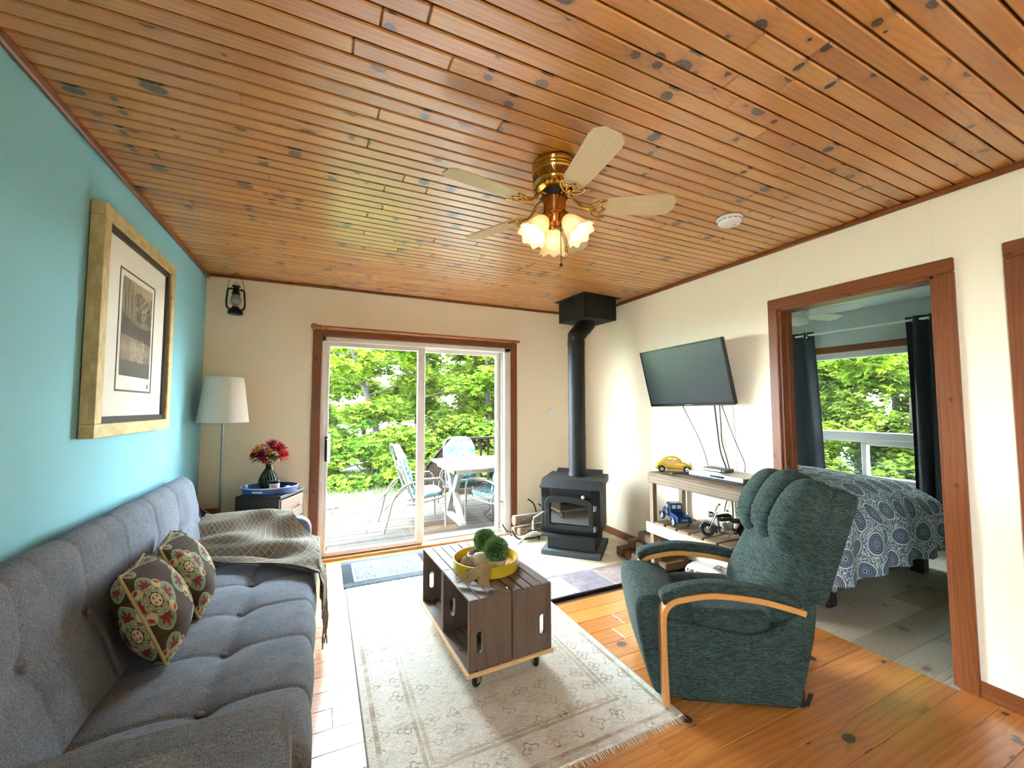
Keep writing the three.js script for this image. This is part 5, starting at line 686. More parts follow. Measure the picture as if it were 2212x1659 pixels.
{ const v = thing('toy_van', 'white rounded toy van on the floor under the console', 'toy van', [2.64, 0.004, -2.2], -1.25), p = carPaint('#eeeeea');
  part('roof_body', sm(slab(shapeOf([[-0.15, 0.085], [-0.148, 0.11], [-0.125, 0.142], [-0.06, 0.155], [0.06, 0.155], [0.12, 0.142], [0.148, 0.105], [0.15, 0.085]], 40), 0.125, 0.028, 4)), p, v); part('lower_body', sm(slab(shapeOf([[-0.152, 0.02], [-0.155, 0.05], [-0.15, 0.088], [0.15, 0.088], [0.158, 0.05], [0.15, 0.02]]), 0.13, 0.016, 3)), carPaint('#2c3338'), v);
  for (const s of [-1, 1]) for (let i = 0; i < 4; i++) part('window', mv(rbox(0.052, 0.03, 0.003, 0.001), -0.1 + i * 0.064, 0.105, s * 0.061), M.black, v); part('windscreen', mv(rbox(0.004, 0.03, 0.09, 0.001).rotateZ(0.5), 0.141, 0.11, 0), M.black, v); part('roof_rack', [-0.035, 0.035].map((z) => rod([0.06, 0.164, z], [0.12, 0.158, z], 0.003)).concat([0.06, 0.09, 0.12].map((x) => rod([x, 0.162, -0.04], [x, 0.162, 0.04], 0.003))), M.steel, v); part('spare_wheel', mv(new THREE.TorusGeometry(0.02, 0.008, 8, 20).rotateY(PI / 2), 0.162, 0.075, 0), M.steel, v);
  addWheels(v, [-0.09, 0.09], 0.026, 0.02, 0.056);
}
{ const d = thing('disc_player', 'slim silver disc player on the console top', 'disc player', [2.665, 0.82, -2.035], 0.02); part('case', bb(-0.115, 0.125, 0.006, 0.046, -0.215, 0.215, 0.003), std({ color: '#9b9a92', roughness: 0.4, metalness: 0.5 }), d); part('front_panel', [slab(shapeOf([[-0.115, 0.014], [-0.115, 0.05], [-0.128, 0.046], [-0.132, 0.022]]), 0.432, 0.002, 1)], M.chrome, d); part('lower_edge', bb(-0.128, -0.11, 0.006, 0.016, -0.214, 0.214, 0.002), M.black, d); part('display', slab(shapeOf([[-0.1298, 0.026], [-0.1278, 0.042], [-0.1318, 0.041], [-0.1338, 0.027]]), 0.11, 0.0004, 1).translate(0, 0, 0.02), std({ color: '#12303c', roughness: 0.1 }), d); for (const x of [-0.09, 0.1]) for (const z of [-0.18, 0.18]) part('foot', mv(cyl(0.012, 0.012, 0.008, 12), x, 0.003, z), M.rubber, d);
  const b = thing('media_box', 'small black media box on top of the disc player', 'media box', [2.7, 0.866, -2.13], 0.02); part('case', mv(rbox(0.1, 0.024, 0.19, 0.006), 0, 0.0125, 0), M.black, b); part('light_trim', bb(-0.053, -0.049, 0.004, 0.02, -0.09, 0.06, 0.001), M.chrome, b);
  single('plug_lead', [tube([[2.5, 0.828, -2.37], [2.53, 0.832, -2.33], [2.57, 0.828, -2.27]], 0.005, 20), mv(rbox(0.018, 0.012, 0.03, 0.003), 2.492, 0.827, -2.38)], M.black, 'short black lead with plug on the console beside the toy car', 'cable');
}
// ------------------------------------------------------------------ blue tray and what stands in it
{ const cx = -0.36, cz = -3.7, y = 0.69, a = 0.197, b = 0.15, rot = -0.35, bl = std({ color: '#2f5aa8', roughness: 0.35, clearcoat: 0.3 });
  const t = thing('oval_tray', 'blue oval tray with pale rim on the dark cabinet', 'tray', [cx, y, cz], rot);
  const el = (k, n) => Array.from({ length: n }, (_, i) => { const q = i / n * 2 * PI; return V2(Math.cos(q) * a * k, Math.sin(q) * b * k); });
  const fl = new THREE.Shape(); fl.setFromPoints(el(0.98, 60)); part('tray_floor', slab(fl, 0.006).rotateX(PI / 2).translate(0, 0.004, 0), std({ color: '#4a4038', roughness: 0.5 }), t);
  part('tray_wall', thick(sheet(72, 4, (u, v) => { const q = -u * 2 * PI, k = 0.97 + 0.05 * v; return [Math.cos(q) * a * k, v * 0.05, Math.sin(q) * b * k]; }), 0.005), bl, t); part('rim', tube(el(1.015, 48).map((p) => [p.x, 0.05, p.y]), 0.0035, 90, 6, true), std({ color: '#e8dfcf', roughness: 0.5 }), t); part('handle_slot', mv(rbox(0.075, 0.014, 0.004, 0.002), -0.02, 0.026, b * 0.988), std({ color: '#d8d2c4', roughness: 0.6 }), t);
  const W = (x, z) => [cx + x * Math.cos(rot) + z * Math.sin(rot), y + 0.008, cz - x * Math.sin(rot) + z * Math.cos(rot)];
  const vp = W(-0.02, -0.015); const v = thing('glass_vase', 'dark green ribbed glass vase in the blue tray', 'vase', vp); part('vase_body', lathe([[0, 0], [0.035, 0], [0.05, 0.012], [0.068, 0.055], [0.066, 0.09], [0.05, 0.13], [0.03, 0.165], [0.022, 0.19], [0.024, 0.205], [0.021, 0.205], [0.019, 0.19], [0.027, 0.165], [0.046, 0.13], [0.061, 0.09], [0.062, 0.055], [0.045, 0.018], [0, 0.012]], 48), std({ color: '#3c4a33', roughness: 0.08, transmission: 0.55, thickness: 0.02, attenuationColor: col('#33452c'), attenuationDistance: 0.03, ior: 1.5 }), v);
  const rib = []; for (let i = 0; i < 22; i++) { const q = i / 22 * 2 * PI; rib.push(tube([[0.069, 0.05, 0], [0.067, 0.09, 0], [0.051, 0.13, 0], [0.031, 0.165, 0]].map(([r, yy]) => [Math.cos(q + yy * 2) * r, yy, Math.sin(q + yy * 2) * r]), 0.0018, 12, 5)); } part('ribs', rib, std({ color: '#46553a', roughness: 0.1 }), v).userData.kind = 'stuff';
  const top = [vp[0], vp[1] + 0.21, vp[2]];
  const flower = (label, d, r, c1, c2, n = 46) => { const o = thing('flower', label, 'flower', [top[0] + d[0], top[1] + d[1], top[2] + d[2]], 0, 'flowers in the green vase'); r *= 1.4; const nrm = V3(d[0], d[1] * 0.9, d[2] + 0.04).normalize(); 
    const pet = []; for (let i = 0; i < n; i++) { const k = i / n, q = i * 2.39996, el2 = lerp(1.45, -0.15, k), l = r * lerp(0.5, 1, Math.sqrt(k)) * rr(0.9, 1.1), w = r * 0.11; const g = new THREE.BufferGeometry(); g.setAttribute('position', new THREE.Float32BufferAttribute([0, 0, 0, l * 0.6, l * 0.06, w, l * 0.6, l * 0.06, -w, l, l * 0.14, 0, l * 0.6, l * 0.0, 0], 3)); g.setIndex([0, 1, 4, 0, 4, 2, 1, 3, 4, 4, 3, 2]); g.computeVertexNormals(); g.rotateZ(el2); g.rotateY(q); pet.push(g); }
    const G = merge(pet.map((g) => uvBox(g.toNonIndexed()))); G.applyQuaternion(new THREE.Quaternion().setFromUnitVectors(V3(0, 1, 0), nrm)); part('petals', G, std({ color: c1, roughness: 0.7, side: THREE.DoubleSide }), o); part('flower_centre', mv(ball(r * 0.18, 12), 0, 0, 0), std({ color: c2, roughness: 0.8 }), o); part('stem', tube([[0, 0, 0], [-d[0] * 0.5, -d[1] * 0.5, -d[2] * 0.5], [-d[0], -d[1] - 0.06, -d[2]]], 0.0022, 12, 5), std({ color: '#46582e' }), o); };
  flower('golden yellow flower at the upper left of the bouquet', [-0.06, 0.105, 0.02], 0.048, '#e0a313', '#a8680c', 34); flower('peach orange flower at the centre of the bouquet', [0.0, 0.09, 0.055], 0.034, '#e09a4a', '#b0561e', 28); flower('large crimson flower at the top of the bouquet', [0.015, 0.125, -0.01], 0.06, '#a51325', '#5c0a16'); flower('bright red flower at the upper right of the bouquet', [0.06, 0.105, 0.015], 0.058, '#c01a2c', '#6d0c18'); flower('scarlet flower low at the right side of the bouquet', [0.085, 0.06, 0.02], 0.048, '#cf2a2a', '#7a1216'); flower('magenta flower below the yellow one in the bouquet', [-0.035, 0.07, 0.045], 0.05, '#8c1440', '#4f0a22'); flower('dark wine flower at the far left of the bouquet', [-0.09, 0.065, 0.0], 0.044, '#7c1128', '#43090f');
  const leaf = (label, d, l, c, w = 0.3) => { const g = sheet(6, 10, (u, v) => { const x = (u - 0.5) * l * w * Math.sin(PI * Math.pow(v, 0.8)) * 2; return [x, 0.3 * Math.abs(x) - 0.35 * l * v * v, v * l]; }); g.rotateY(Math.atan2(d[0], d[2])); const o = single('bouquet_leaf', mv(g, 0, 0, 0), std({ color: c, roughness: 0.6, side: THREE.DoubleSide }), label, 'leaf', 'leaves in the bouquet'); o.position.set(top[0] + d[0] * 0.25, top[1] + d[1], top[2] + d[2] * 0.25); };
  leaf('dark green leaf sticking out left of the bouquet', [-0.1, 0.045, 0.03], 0.1, '#3c4a26'); leaf('olive leaf sticking out right of the bouquet', [0.11, 0.045, 0.03], 0.11, '#4c5a28'); leaf('rust coloured leaf hanging at the front of the bouquet', [-0.03, 0.04, 0.09], 0.08, '#a8552f', 0.45); leaf('brown green leaf at the front right of the bouquet', [0.04, 0.055, 0.08], 0.09, '#6c6534', 0.5); leaf('faded pink leaf drooping over the vase neck', [-0.005, 0.02, 0.09], 0.06, '#b5604a', 0.45); leaf('olive leaf folded beside the peach flower', [0.02, 0.075, 0.07], 0.07, '#5a5730', 0.5);
  const jp = W(0.055, 0.05), j = thing('candle_jar', 'small cream candle jar with dark lid in the blue tray', 'jar', jp, -0.5); part('jar_body', lathe([[0, 0], [0.034, 0], [0.036, 0.004], [0.036, 0.066], [0.034, 0.07], [0, 0.07]], 36), std({ color: '#d9d4bf', roughness: 0.3 }), j); part('jar_lid', lathe([[0, 0.07], [0.037, 0.07], [0.037, 0.084], [0.034, 0.087], [0, 0.087]], 36), M.black, j); const lb = new THREE.CylinderGeometry(0.0365, 0.0365, 0.045, 20, 1, true, 0.1, 1.1); part('jar_label', mv(lb, 0, 0.034, 0), std({ color: '#d9a797', roughness: 0.7, side: THREE.DoubleSide }), j, 'reddish paper label');
  const sp2 = W(-0.01, 0.09), s2 = thing('soap_dish', 'flat cream stone disc in front of the vase', 'dish', sp2, 0.1); part('dish_body', lathe([[0, 0], [0.042, 0], [0.05, 0.01], [0.049, 0.018], [0.04, 0.022], [0, 0.02]], 32).scale(1.15, 1, 0.8), std({ color: '#e6dfc9', roughness: 0.7 }), s2);
  roundedToy('toy_car', 'tiny light blue toy car in the blue tray', [...W(0.135, 0.02)], 2.2, 0.1, carPaint('#69b3c9'));
}
// ------------------------------------------------------------------ bedroom
{ const f = thing('bed', 'dark framed bed under a patterned duvet in the bedroom', 'bed', [3.8, 0, -2.65]); const dk = std({ color: '#241d1a', roughness: 0.5 });
  for (const x of [-0.66, 0.66]) { part('side_rail', bb(x - 0.015, x + 0.015, 0.2, 0.34, -1, 1, 0.004), dk, f); for (const z of [-0.98, 0.98]) part('leg', bb(x - 0.045, x + 0.045, 0, 0.36, z - 0.045, z + 0.045, 0.006), dk, f); } part('foot_rail', bb(-0.66, 0.66, 0.2, 0.34, 0.965, 0.995, 0.004), dk, f); part('headboard', bb(-0.7, 0.7, 0.3, 1.0, -1.06, -1.02, 0.01), dk, f); part('mattress', mv(rbox(1.36, 0.24, 1.92, 0.06), 0, 0.46, 0), M.white, f);
  T.paisley = canvasTex(1024, 1024, (c, w) => { c.fillStyle = '#dfe2dc'; c.fillRect(0, 0, w, w); const ink = '#27375f'; const drop = (x, y, r, a) => { c.save(); c.translate(x, y); c.rotate(a); c.strokeStyle = '#e8eae4'; c.lineWidth = r * 0.16; c.fillStyle = ink; c.beginPath(); c.ellipse(0, 0, r, r * 1.25, 0, 0, 7); c.fill(); c.stroke(); c.lineWidth = r * 0.05; c.strokeStyle = ink; c.beginPath(); c.ellipse(0, 0, r * 1.1, r * 1.36, 0, 0, 7); c.stroke(); for (let k = 1; k < 5; k++) { const n = 6 + k * 5, rad = r * 0.2 * k; for (let i = 0; i < n; i++) { const q = i / n * 2 * PI; c.save(); c.translate(Math.cos(q) * rad, Math.sin(q) * rad * 1.22); c.rotate(q + PI / 2); c.fillStyle = '#dfe2dc'; c.beginPath(); c.ellipse(0, 0, r * 0.045, r * 0.085, 0, 0, 7); c.fill(); c.restore(); } } c.restore(); };
    for (let i = 0; i < 9000; i++) { c.strokeStyle = ink; c.lineWidth = 3.5; const x = rnd() * w, y = rnd() * w; c.beginPath(); c.arc(x, y, rr(3, 8), rr(0, 3), rr(3.5, 6)); c.stroke(); }
    for (let i = 0; i < 4; i++) for (let j = 0; j < 4; j++) for (const [ox, oy] of [[0, 0], [w, 0], [0, w], [w, w], [-w, 0], [0, -w]]) drop((i + 0.5 + 0.5 * (j % 2)) * w / 4 + ox, (j + 0.5) * w / 4 + oy, w / 4 * 0.34, (i + j) * 0.7); }, { size: [0.72, 0.72] });
  const x0 = 3.06, x1 = 4.6, z1 = -1.62, z0 = -3.5; const d = thing('duvet', 'puffy blue and white paisley duvet draped over the bed', 'duvet', [3.83, 0.5, -2.5]);
  const g = sheet(110, 90, (u, v) => { // u across (x), v from head to foot and down
    const U = -0.28 + 1.56 * u, Vv = 1.26 * v; const n1 = fbm(u * 5 + 2, v * 5, 3), puffy = 0.08 * n1;
    let x = lerp(x0, x1, clamp(U, 0, 1)), z = lerp(z0, z1, clamp(Vv, 0, 1)), y = 0.66 + puffy + 0.045 * Math.sin(PI * clamp(U, 0, 1));
    const ox = U < 0 ? -U : U > 1 ? U - 1 : 0, oz = Vv > 1 ? Vv - 1 : 0; const dx = ox * 1.54, dz = oz * 1.88; const drop = Math.min(0.46, Math.max(dx, dz * 0.95));
    const cr = (t) => Math.min(1, t / 0.12); if (drop > 0) { y -= drop * (1 - 0.18 * gauss(drop, 0.08)); if (dx > 0) x += Math.sign(U - 0.5) * (0.05 * cr(dx) + 0.16 * dx * (0.4 + n1)); if (dz > 0) z += 0.05 * cr(dz) + 0.06 * (n1 - 0.3) + 0.03 * Math.sin(u * 38) * cr(dz * 0.4); }
    const edge = Math.min(clamp(U, 0, 1), 1 - clamp(U, 0, 1), 1 - clamp(Vv, 0, 1)); y -= 0.1 * Math.pow(1 - clamp(edge / 0.14, 0, 1), 2.2);
    return [Math.max(x, 2.965) - 3.83, Math.max(0.18, y) - 0.5, z + 2.5]; }, (u, v) => [u * 2.3, v * 2.3]);
  part('duvet_cover', thick(g, 0.02), std({ map: T.paisley, roughness: 0.95 }), d);
  const bn = thing('blanket_bundle', 'pale striped folded blankets stored on the floor under the bed', 'blankets', [4.25, 0.004, -1.9]); part('fold', puff(0.6, 0.15, 0.3, 3, [40, 10, 20], (v, u) => { v.y += 0.018 * Math.sin(v.x * 42 + 2 * v.z) * (u.y > -0.5 ? 1 : 0) ; v.z += 0.02 * Math.sin(v.x * 30); }).translate(0, 0.085, 0), std({ color: '#d8d3b8', roughness: 0.95 }), bn); part('stripe', [-0.1, 0.12].map((x) => puff(0.05, 0.156, 0.306, 3, [8, 10, 20], (v) => { v.y += 0.018 * Math.sin((v.x + x) * 42 + 2 * v.z); v.z += 0.02 * Math.sin((v.x + x) * 30); }).translate(x, 0.086, 0)), std({ color: '#5f8d7c', roughness: 0.95 }), bn);
}
{ const cloth = std({ color: '#2d3236', roughness: 0.85, sheen: 0.3, sheenColor: col('#56606c') });
  const cur = (label, za, zb, flare) => { const o = thing('curtain', label, 'curtain', [XBED - 0.09, 0, (za + zb) / 2], 0, 'dark curtains at the bedroom window'); const w = zb - za; const g = sheet(90, 40, (u, v) => { const y = lerp(2.25, 0.22, v), k = 1 + flare * v, n = 3.2; return [0.035 * Math.sin(u * n * 2 * PI + 0.4 * v) * (0.7 + 0.3 * v), y, (u - 0.5) * w * k + flare * 0.35 * w * v + 0.01 * Math.sin(u * 19 + v * 3)]; }); part('cloth', thick(g, 0.003), cloth, o); part('grommet', [0, 1, 2].map((i) => { const t = new THREE.TorusGeometry(0.02, 0.004, 8, 20); t.rotateY(PI / 2 + 0.5); return mv(t, 0, 2.21, (i - 1) * w * 0.3); }), M.steel, o); };
  cur('dark grey curtain at the left side of the bedroom window', -3.34, -2.86, 0.16); cur('dark grey curtain at the right side of the bedroom window', -2.0, -1.62, 0.02);
  const r = thing('curtain_pole', 'thin white curtain pole above the bedroom window', 'curtain pole', [XBED - 0.09, 2.215, -2.45]); part('pole', rod([0, 0, -0.95], [0, 0, 0.95], 0.013, 14), M.white, r); for (const z of [-0.88, 0.88]) part('bracket', bb(-0.008, 0.09, -0.008, 0.008, z - 0.008, z + 0.008, 0.002), M.white, r);
  const f = thing('bedroom_fan', 'white ceiling fan with pull chain in the bedroom', 'ceiling fan', [4.135, H, -2.33]); part('motor', lathe([[0, 0], [0.09, 0], [0.1, -0.03], [0.1, -0.14], [0.075, -0.2], [0, -0.215]], 36), M.white, f); for (let i = 0; i < 5; i++) { const a = (13 + 72 * i) * PI / 180; const bs = shapeOf([[0.1, -0.04], [0.16, -0.055], [0.43, -0.065], [0.48, -0.04], [0.48, 0.04], [0.43, 0.065], [0.16, 0.055], [0.1, 0.04]]); part('blade', mv(slab(bs, 0.006, 0.001, 1).rotateX(PI / 2).rotateX(-0.28).rotateY(-a), 0, -0.215, 0), M.white, f); part('blade_bracket', mv(bb(0.06, 0.14, -0.006, 0.0, -0.02, 0.02, 0.002).rotateY(-a), 0, -0.2, 0), M.white, f); } part('light_bowl', lathe([[0.0, -0.2], [0.06, -0.215], [0.085, -0.25], [0.07, -0.3], [0, -0.32]], 36), std({ color: '#f4f2ea', roughness: 0.4 }), f); part('pull_chain', [rod([0.06, -0.14, 0.03], [0.06, -0.42, 0.03], 0.0016, 6), mv(ball(0.009, 10), 0.06, -0.43, 0.03)], M.white, f);
}
// ------------------------------------------------------------------ deck, lawn
const DY = -0.1;
{ const d = structure('deck'); part('frame', bb(-2.6, 5.2, DY - 0.25, DY - 0.04, -6.6, ZB - 0.16, 0.002), std({ color: '#5d554b', roughness: 0.9 }), d);
  for (let z = ZB - 0.16, i = 0; z > -6.6; z -= 0.146, i++) { let x = -2.6; const cuts = [rr(-1, 1.5), rr(2.2, 4), 5.2]; for (const e of cuts) { part('deck_board', bb(x + 0.002, e - 0.002, DY - 0.035, DY + rr(-0.002, 0), z - 0.134, z, 0.006, 'x'), M.deck, d); x = e; } }
  T.grass = texture(512, 512, (u, v, o) => { const k = fbm(u * 60, v * 60, 3), b = fbm(u * 8, v * 8, 2); o[0] = 30 + 26 * k + 10 * b; o[1] = 52 + 28 * k + 11 * b; o[2] = 13 + 13 * k; }, { size: [3, 3] });
  part('gravel', bb(-24, -2.7, -1.2, -0.3, -4, 12, 0.001), std({ color: '#b5b0a6', roughness: 1, bumpMap: T.stoneBump, bumpScale: 0.02 }), structure('driveway')); part('ground', bb(-24, 34, -1.2, -0.62, -40, 12, 0.001), std({ map: T.grass, roughness: 1 }), structure('lawn'));
  const blade = new THREE.BufferGeometry(); blade.setAttribute('position', new THREE.Float32BufferAttribute([-0.006, 0, 0, 0.006, 0, 0, 0, 0.09, 0.02], 3)); blade.computeVertexNormals();
  const N = 24000, im = new THREE.InstancedMesh(blade, std({ color: '#ffffff', roughness: 0.9, side: THREE.DoubleSide }), N), c = new THREE.Color(); for (let i = 0; i < N; i++) { const x = rr(-6, 5), z = rr(-13.5, -6.7); im.setMatrixAt(i, M4([x, -0.62, z], [rr(-0.3, 0.3), rr(0, 6), 0], rr(0.7, 1.5))); im.setColorAt(i, c.setHSL(0.23 + rr(-0.02, 0.03), 0.65, rr(0.03, 0.07))); } im.name = 'grass'; scene.add(tag(im, 'short sunlit grass on the lawn beyond the deck', 'grass', null, 'stuff'));
}
{ const m = std({ map: T.deck, color: '#8f6f4e', roughness: 0.9, specularIntensity: 0.2 });
  const r = thing('deck_railing', 'brown wooden railing with balusters along the far side of the deck', 'railing', [3.5, DY, -6.56]); const X0 = 1.95 - 3.5, X1 = 1.6;
  for (const x of [X0, -0.1, X1]) part('post', bb(x - 0.045, x + 0.045, -0.3, 0.92, -0.045, 0.045, 0.004, 'y'), m, r); part('top_rail', bb(X0 - 0.06, X1 + 0.06, 0.9, 0.94, -0.07, 0.07, 0.004, 'x'), m, r); part('bottom_rail', bb(X0, X1, 0.1, 0.14, -0.02, 0.02, 0.004, 'x'), m, r); for (let x = X0 + 0.13; x < X1 - 0.05; x += 0.13) part('baluster', bb(x - 0.018, x + 0.018, 0.1, 0.9, -0.018, 0.018, 0.003, 'y'), m, r);
  const s = thing('stair_railing', 'sloping wooden stair handrail leading down from the deck to the lawn', 'railing', [1.93, DY, -6.62]); const L = 1.5, drop = 0.62; const sl = (z) => -drop * (-z) / L;
  part('handrail', [slab(shapeOf([[0, 0.86], [-L, 0.86 - drop], [-L, 0.9 - drop], [0, 0.9]]), 0.09, 0.003, 1).rotateY(-PI / 2)], m, s); part('lower_rail', [slab(shapeOf([[0, 0.08], [-L, 0.08 - drop], [-L, 0.12 - drop], [0, 0.12]]), 0.04, 0.003, 1).rotateY(-PI / 2)], m, s); part('post', bb(-0.045, 0.045, -0.52 - drop * 0, 0.9 - drop, -L - 0.05, -L + 0.04, 0.004, 'y'), m, s); for (let z = -0.11; z > -L; z -= 0.115) part('baluster', bb(-0.018, 0.018, 0.1 + sl(z), 0.87 + sl(z), z - 0.018, z + 0.018, 0.003, 'y'), m, s);
  const st = thing('deck_stairs', 'short wooden stairs from the deck down to the lawn', 'stairs', [1.3, DY, -6.62]); for (let i = 0; i < 3; i++) part('tread', bb(-0.5, 0.6, -0.16 - i * 0.16, -0.12 - i * 0.16, -0.3 - i * 0.28, -0.02 - i * 0.28, 0.005, 'x'), M.deck, st);
  const lb = thing('solar_light', 'small stone block light at the edge of the deck', 'light', [0.13, DY, -6.45]); part('block', bb(-0.06, 0.06, 0, 0.12, -0.06, 0.06, 0.012), std({ color: '#8b8f90', roughness: 0.9, bumpMap: T.stoneBump, bumpScale: 0.02 }), lb); part('cap', bb(-0.065, 0.065, 0.12, 0.16, -0.065, 0.065, 0.006), M.white, lb);
}
// ------------------------------------------------------------------ patio set
T.floral = canvasTex(512, 512, (c, w) => { c.fillStyle = '#56635f'; c.fillRect(0, 0, w, w); for (let i = 0; i < 420; i++) { const x = rnd() * w, y = rnd() * w, a = rr(0, 6), l = rr(20, 70); c.save(); c.translate(x, y); c.rotate(a); c.fillStyle = ['#2c555b', '#143a42', '#477370', '#7d5f48', '#3f4c6a', '#0e272d', '#60786f'][i % 7]; c.beginPath(); c.ellipse(0, 0, l, l * rr(0.15, 0.3), 0, 0, 7); c.fill(); c.strokeStyle = 'rgba(25,60,66,.7)'; c.lineWidth = 2; c.stroke(); c.restore(); } }, { size: [0.45, 0.45] });
{ const al = std({ color: '#4c4a47', roughness: 0.6, specularIntensity: 0.3 }), fl = std({ map: T.floral, roughness: 0.9 });
  const make = () => { const o = thing('patio_chair', 'x', 'patio chair', [0, 0, 0], 0, 'patio chairs round the white table'); const R = 0.013;
    for (const s of [-1, 1]) { const z = s * 0.27; const a = part('arm_frame', tube([[-0.34, 0, z], [-0.3, 0.14, z], [-0.24, 0.36, z], [-0.14, 0.5, z], [0.02, 0.56, z], [0.22, 0.57, z], [0.34, 0.555, z], [0.37, 0.5, z], [0.38, 0.3, z], [0.39, 0, z]], R, 70), al, o); part('arm_pad', mv(rbox(0.26, 0.02, 0.045, 0.009), 0.19, 0.585, z), al, a); }
    for (const s of [-1, 1]) part('back_frame', tube([[0.02, 0.28, s * 0.23], [-0.06, 0.5, s * 0.23], [-0.18, 0.86, s * 0.23], [-0.21, 0.95, s * 0.19], [-0.215, 0.985, s * 0.1], [-0.216, 0.99, 0]], R, 40), al, o); part('back_scroll', [-1, 1].map((s) => tube([[0.0, 0.33, s * 0.03], [-0.06, 0.5, s * 0.14], [-0.11, 0.66, s * 0.04], [-0.16, 0.8, s * 0.15], [-0.2, 0.95, s * 0.06]], 0.007, 40)).concat([tube([[-0.12, 0.68, -0.23], [-0.12, 0.68, 0.23]], 0.008, 4)]), al, o);
    part('seat_frame', [tube([[0.36, 0.36, -0.25], [-0.05, 0.3, -0.25], [-0.07, 0.3, 0], [-0.05, 0.3, 0.25], [0.36, 0.36, 0.25], [0.37, 0.36, 0]], R, 60, 8, true)], al, o); part('recline_rack', [-1, 1].map((s) => rod([-0.34, 0.26, s * 0.255], [-0.1, 0.5, s * 0.255], 0.008)), al, o);
    part('seat_pad', puff(0.46, 0.075, 0.48, 4, [18, 8, 18]).rotateZ(0.14).translate(0.15, 0.375, 0), fl, o, 'blue green leaf patterned seat pad'); part('back_pad', puff(0.065, 0.66, 0.47, 4, [8, 22, 18], (v, u) => { if (u.y > 0.6) v.z *= 1 - 0.25 * (u.y - 0.6) / 0.4; v.x -= 0.006 * Math.sin(u.y * 9); }).rotateZ(0.31).translate(-0.06, 0.68, 0), fl, o, 'blue green leaf patterned back pad'); return o; };
  const c1 = make(); c1.userData.label = 'patio chair at the left seen in profile with its back tilted'; c1.position.set(1.0, DY, -5.17);
  copyOf(c1, [1.88, DY, -5.78], -PI / 2, 'patio chair behind the white table facing the house'); copyOf(c1, [2.06, DY, -4.68], 2.1, 'patio chair nearest the glass with its back to the house');
  const t = thing('patio_table', 'white wooden patio table with trestle legs on the deck', 'patio table', [2.2, DY, -5.2]); const wt = std({ color: '#6c6962', roughness: 0.8, specularIntensity: 0.3 });
  for (let i = 0; i < 6; i++) part('top_plank', bb(-0.8, 0.85, 0.69, 0.72, -0.52 + i * 0.175, -0.35 + i * 0.175, 0.004, 'x'), wt, t); part('apron', [bb(-0.74, 0.8, 0.63, 0.69, -0.42, -0.4, 0.003), bb(-0.74, 0.8, 0.63, 0.69, 0.4, 0.42, 0.003), bb(-0.74, -0.72, 0.63, 0.69, -0.42, 0.42, 0.003)], wt, t);
  for (const x of [-0.62, 0.7]) { part('trestle_leg', [slab(shapeOf([[0.38, 0], [0.26, 0], [-0.02, 0.36], [0.2, 0.69], [0.33, 0.69], [0.1, 0.36]]), 0.06, 0.006, 1).rotateY(PI / 2).translate(x, 0, 0)], wt, t); part('trestle_leg', [slab(shapeOf([[-0.38, 0], [-0.26, 0], [0.02, 0.36], [-0.2, 0.69], [-0.33, 0.69], [-0.1, 0.36]]), 0.06, 0.006, 1).rotateY(PI / 2).translate(x + 0.005, 0, 0)], wt, t); part('foot_rail', bb(x - 0.04, x + 0.04, 0, 0.045, -0.4, 0.4, 0.005, 'z'), wt, t); } part('stretcher', bb(-0.62, 0.7, 0.3, 0.37, -0.02, 0.02, 0.004, 'x'), wt, t);
}
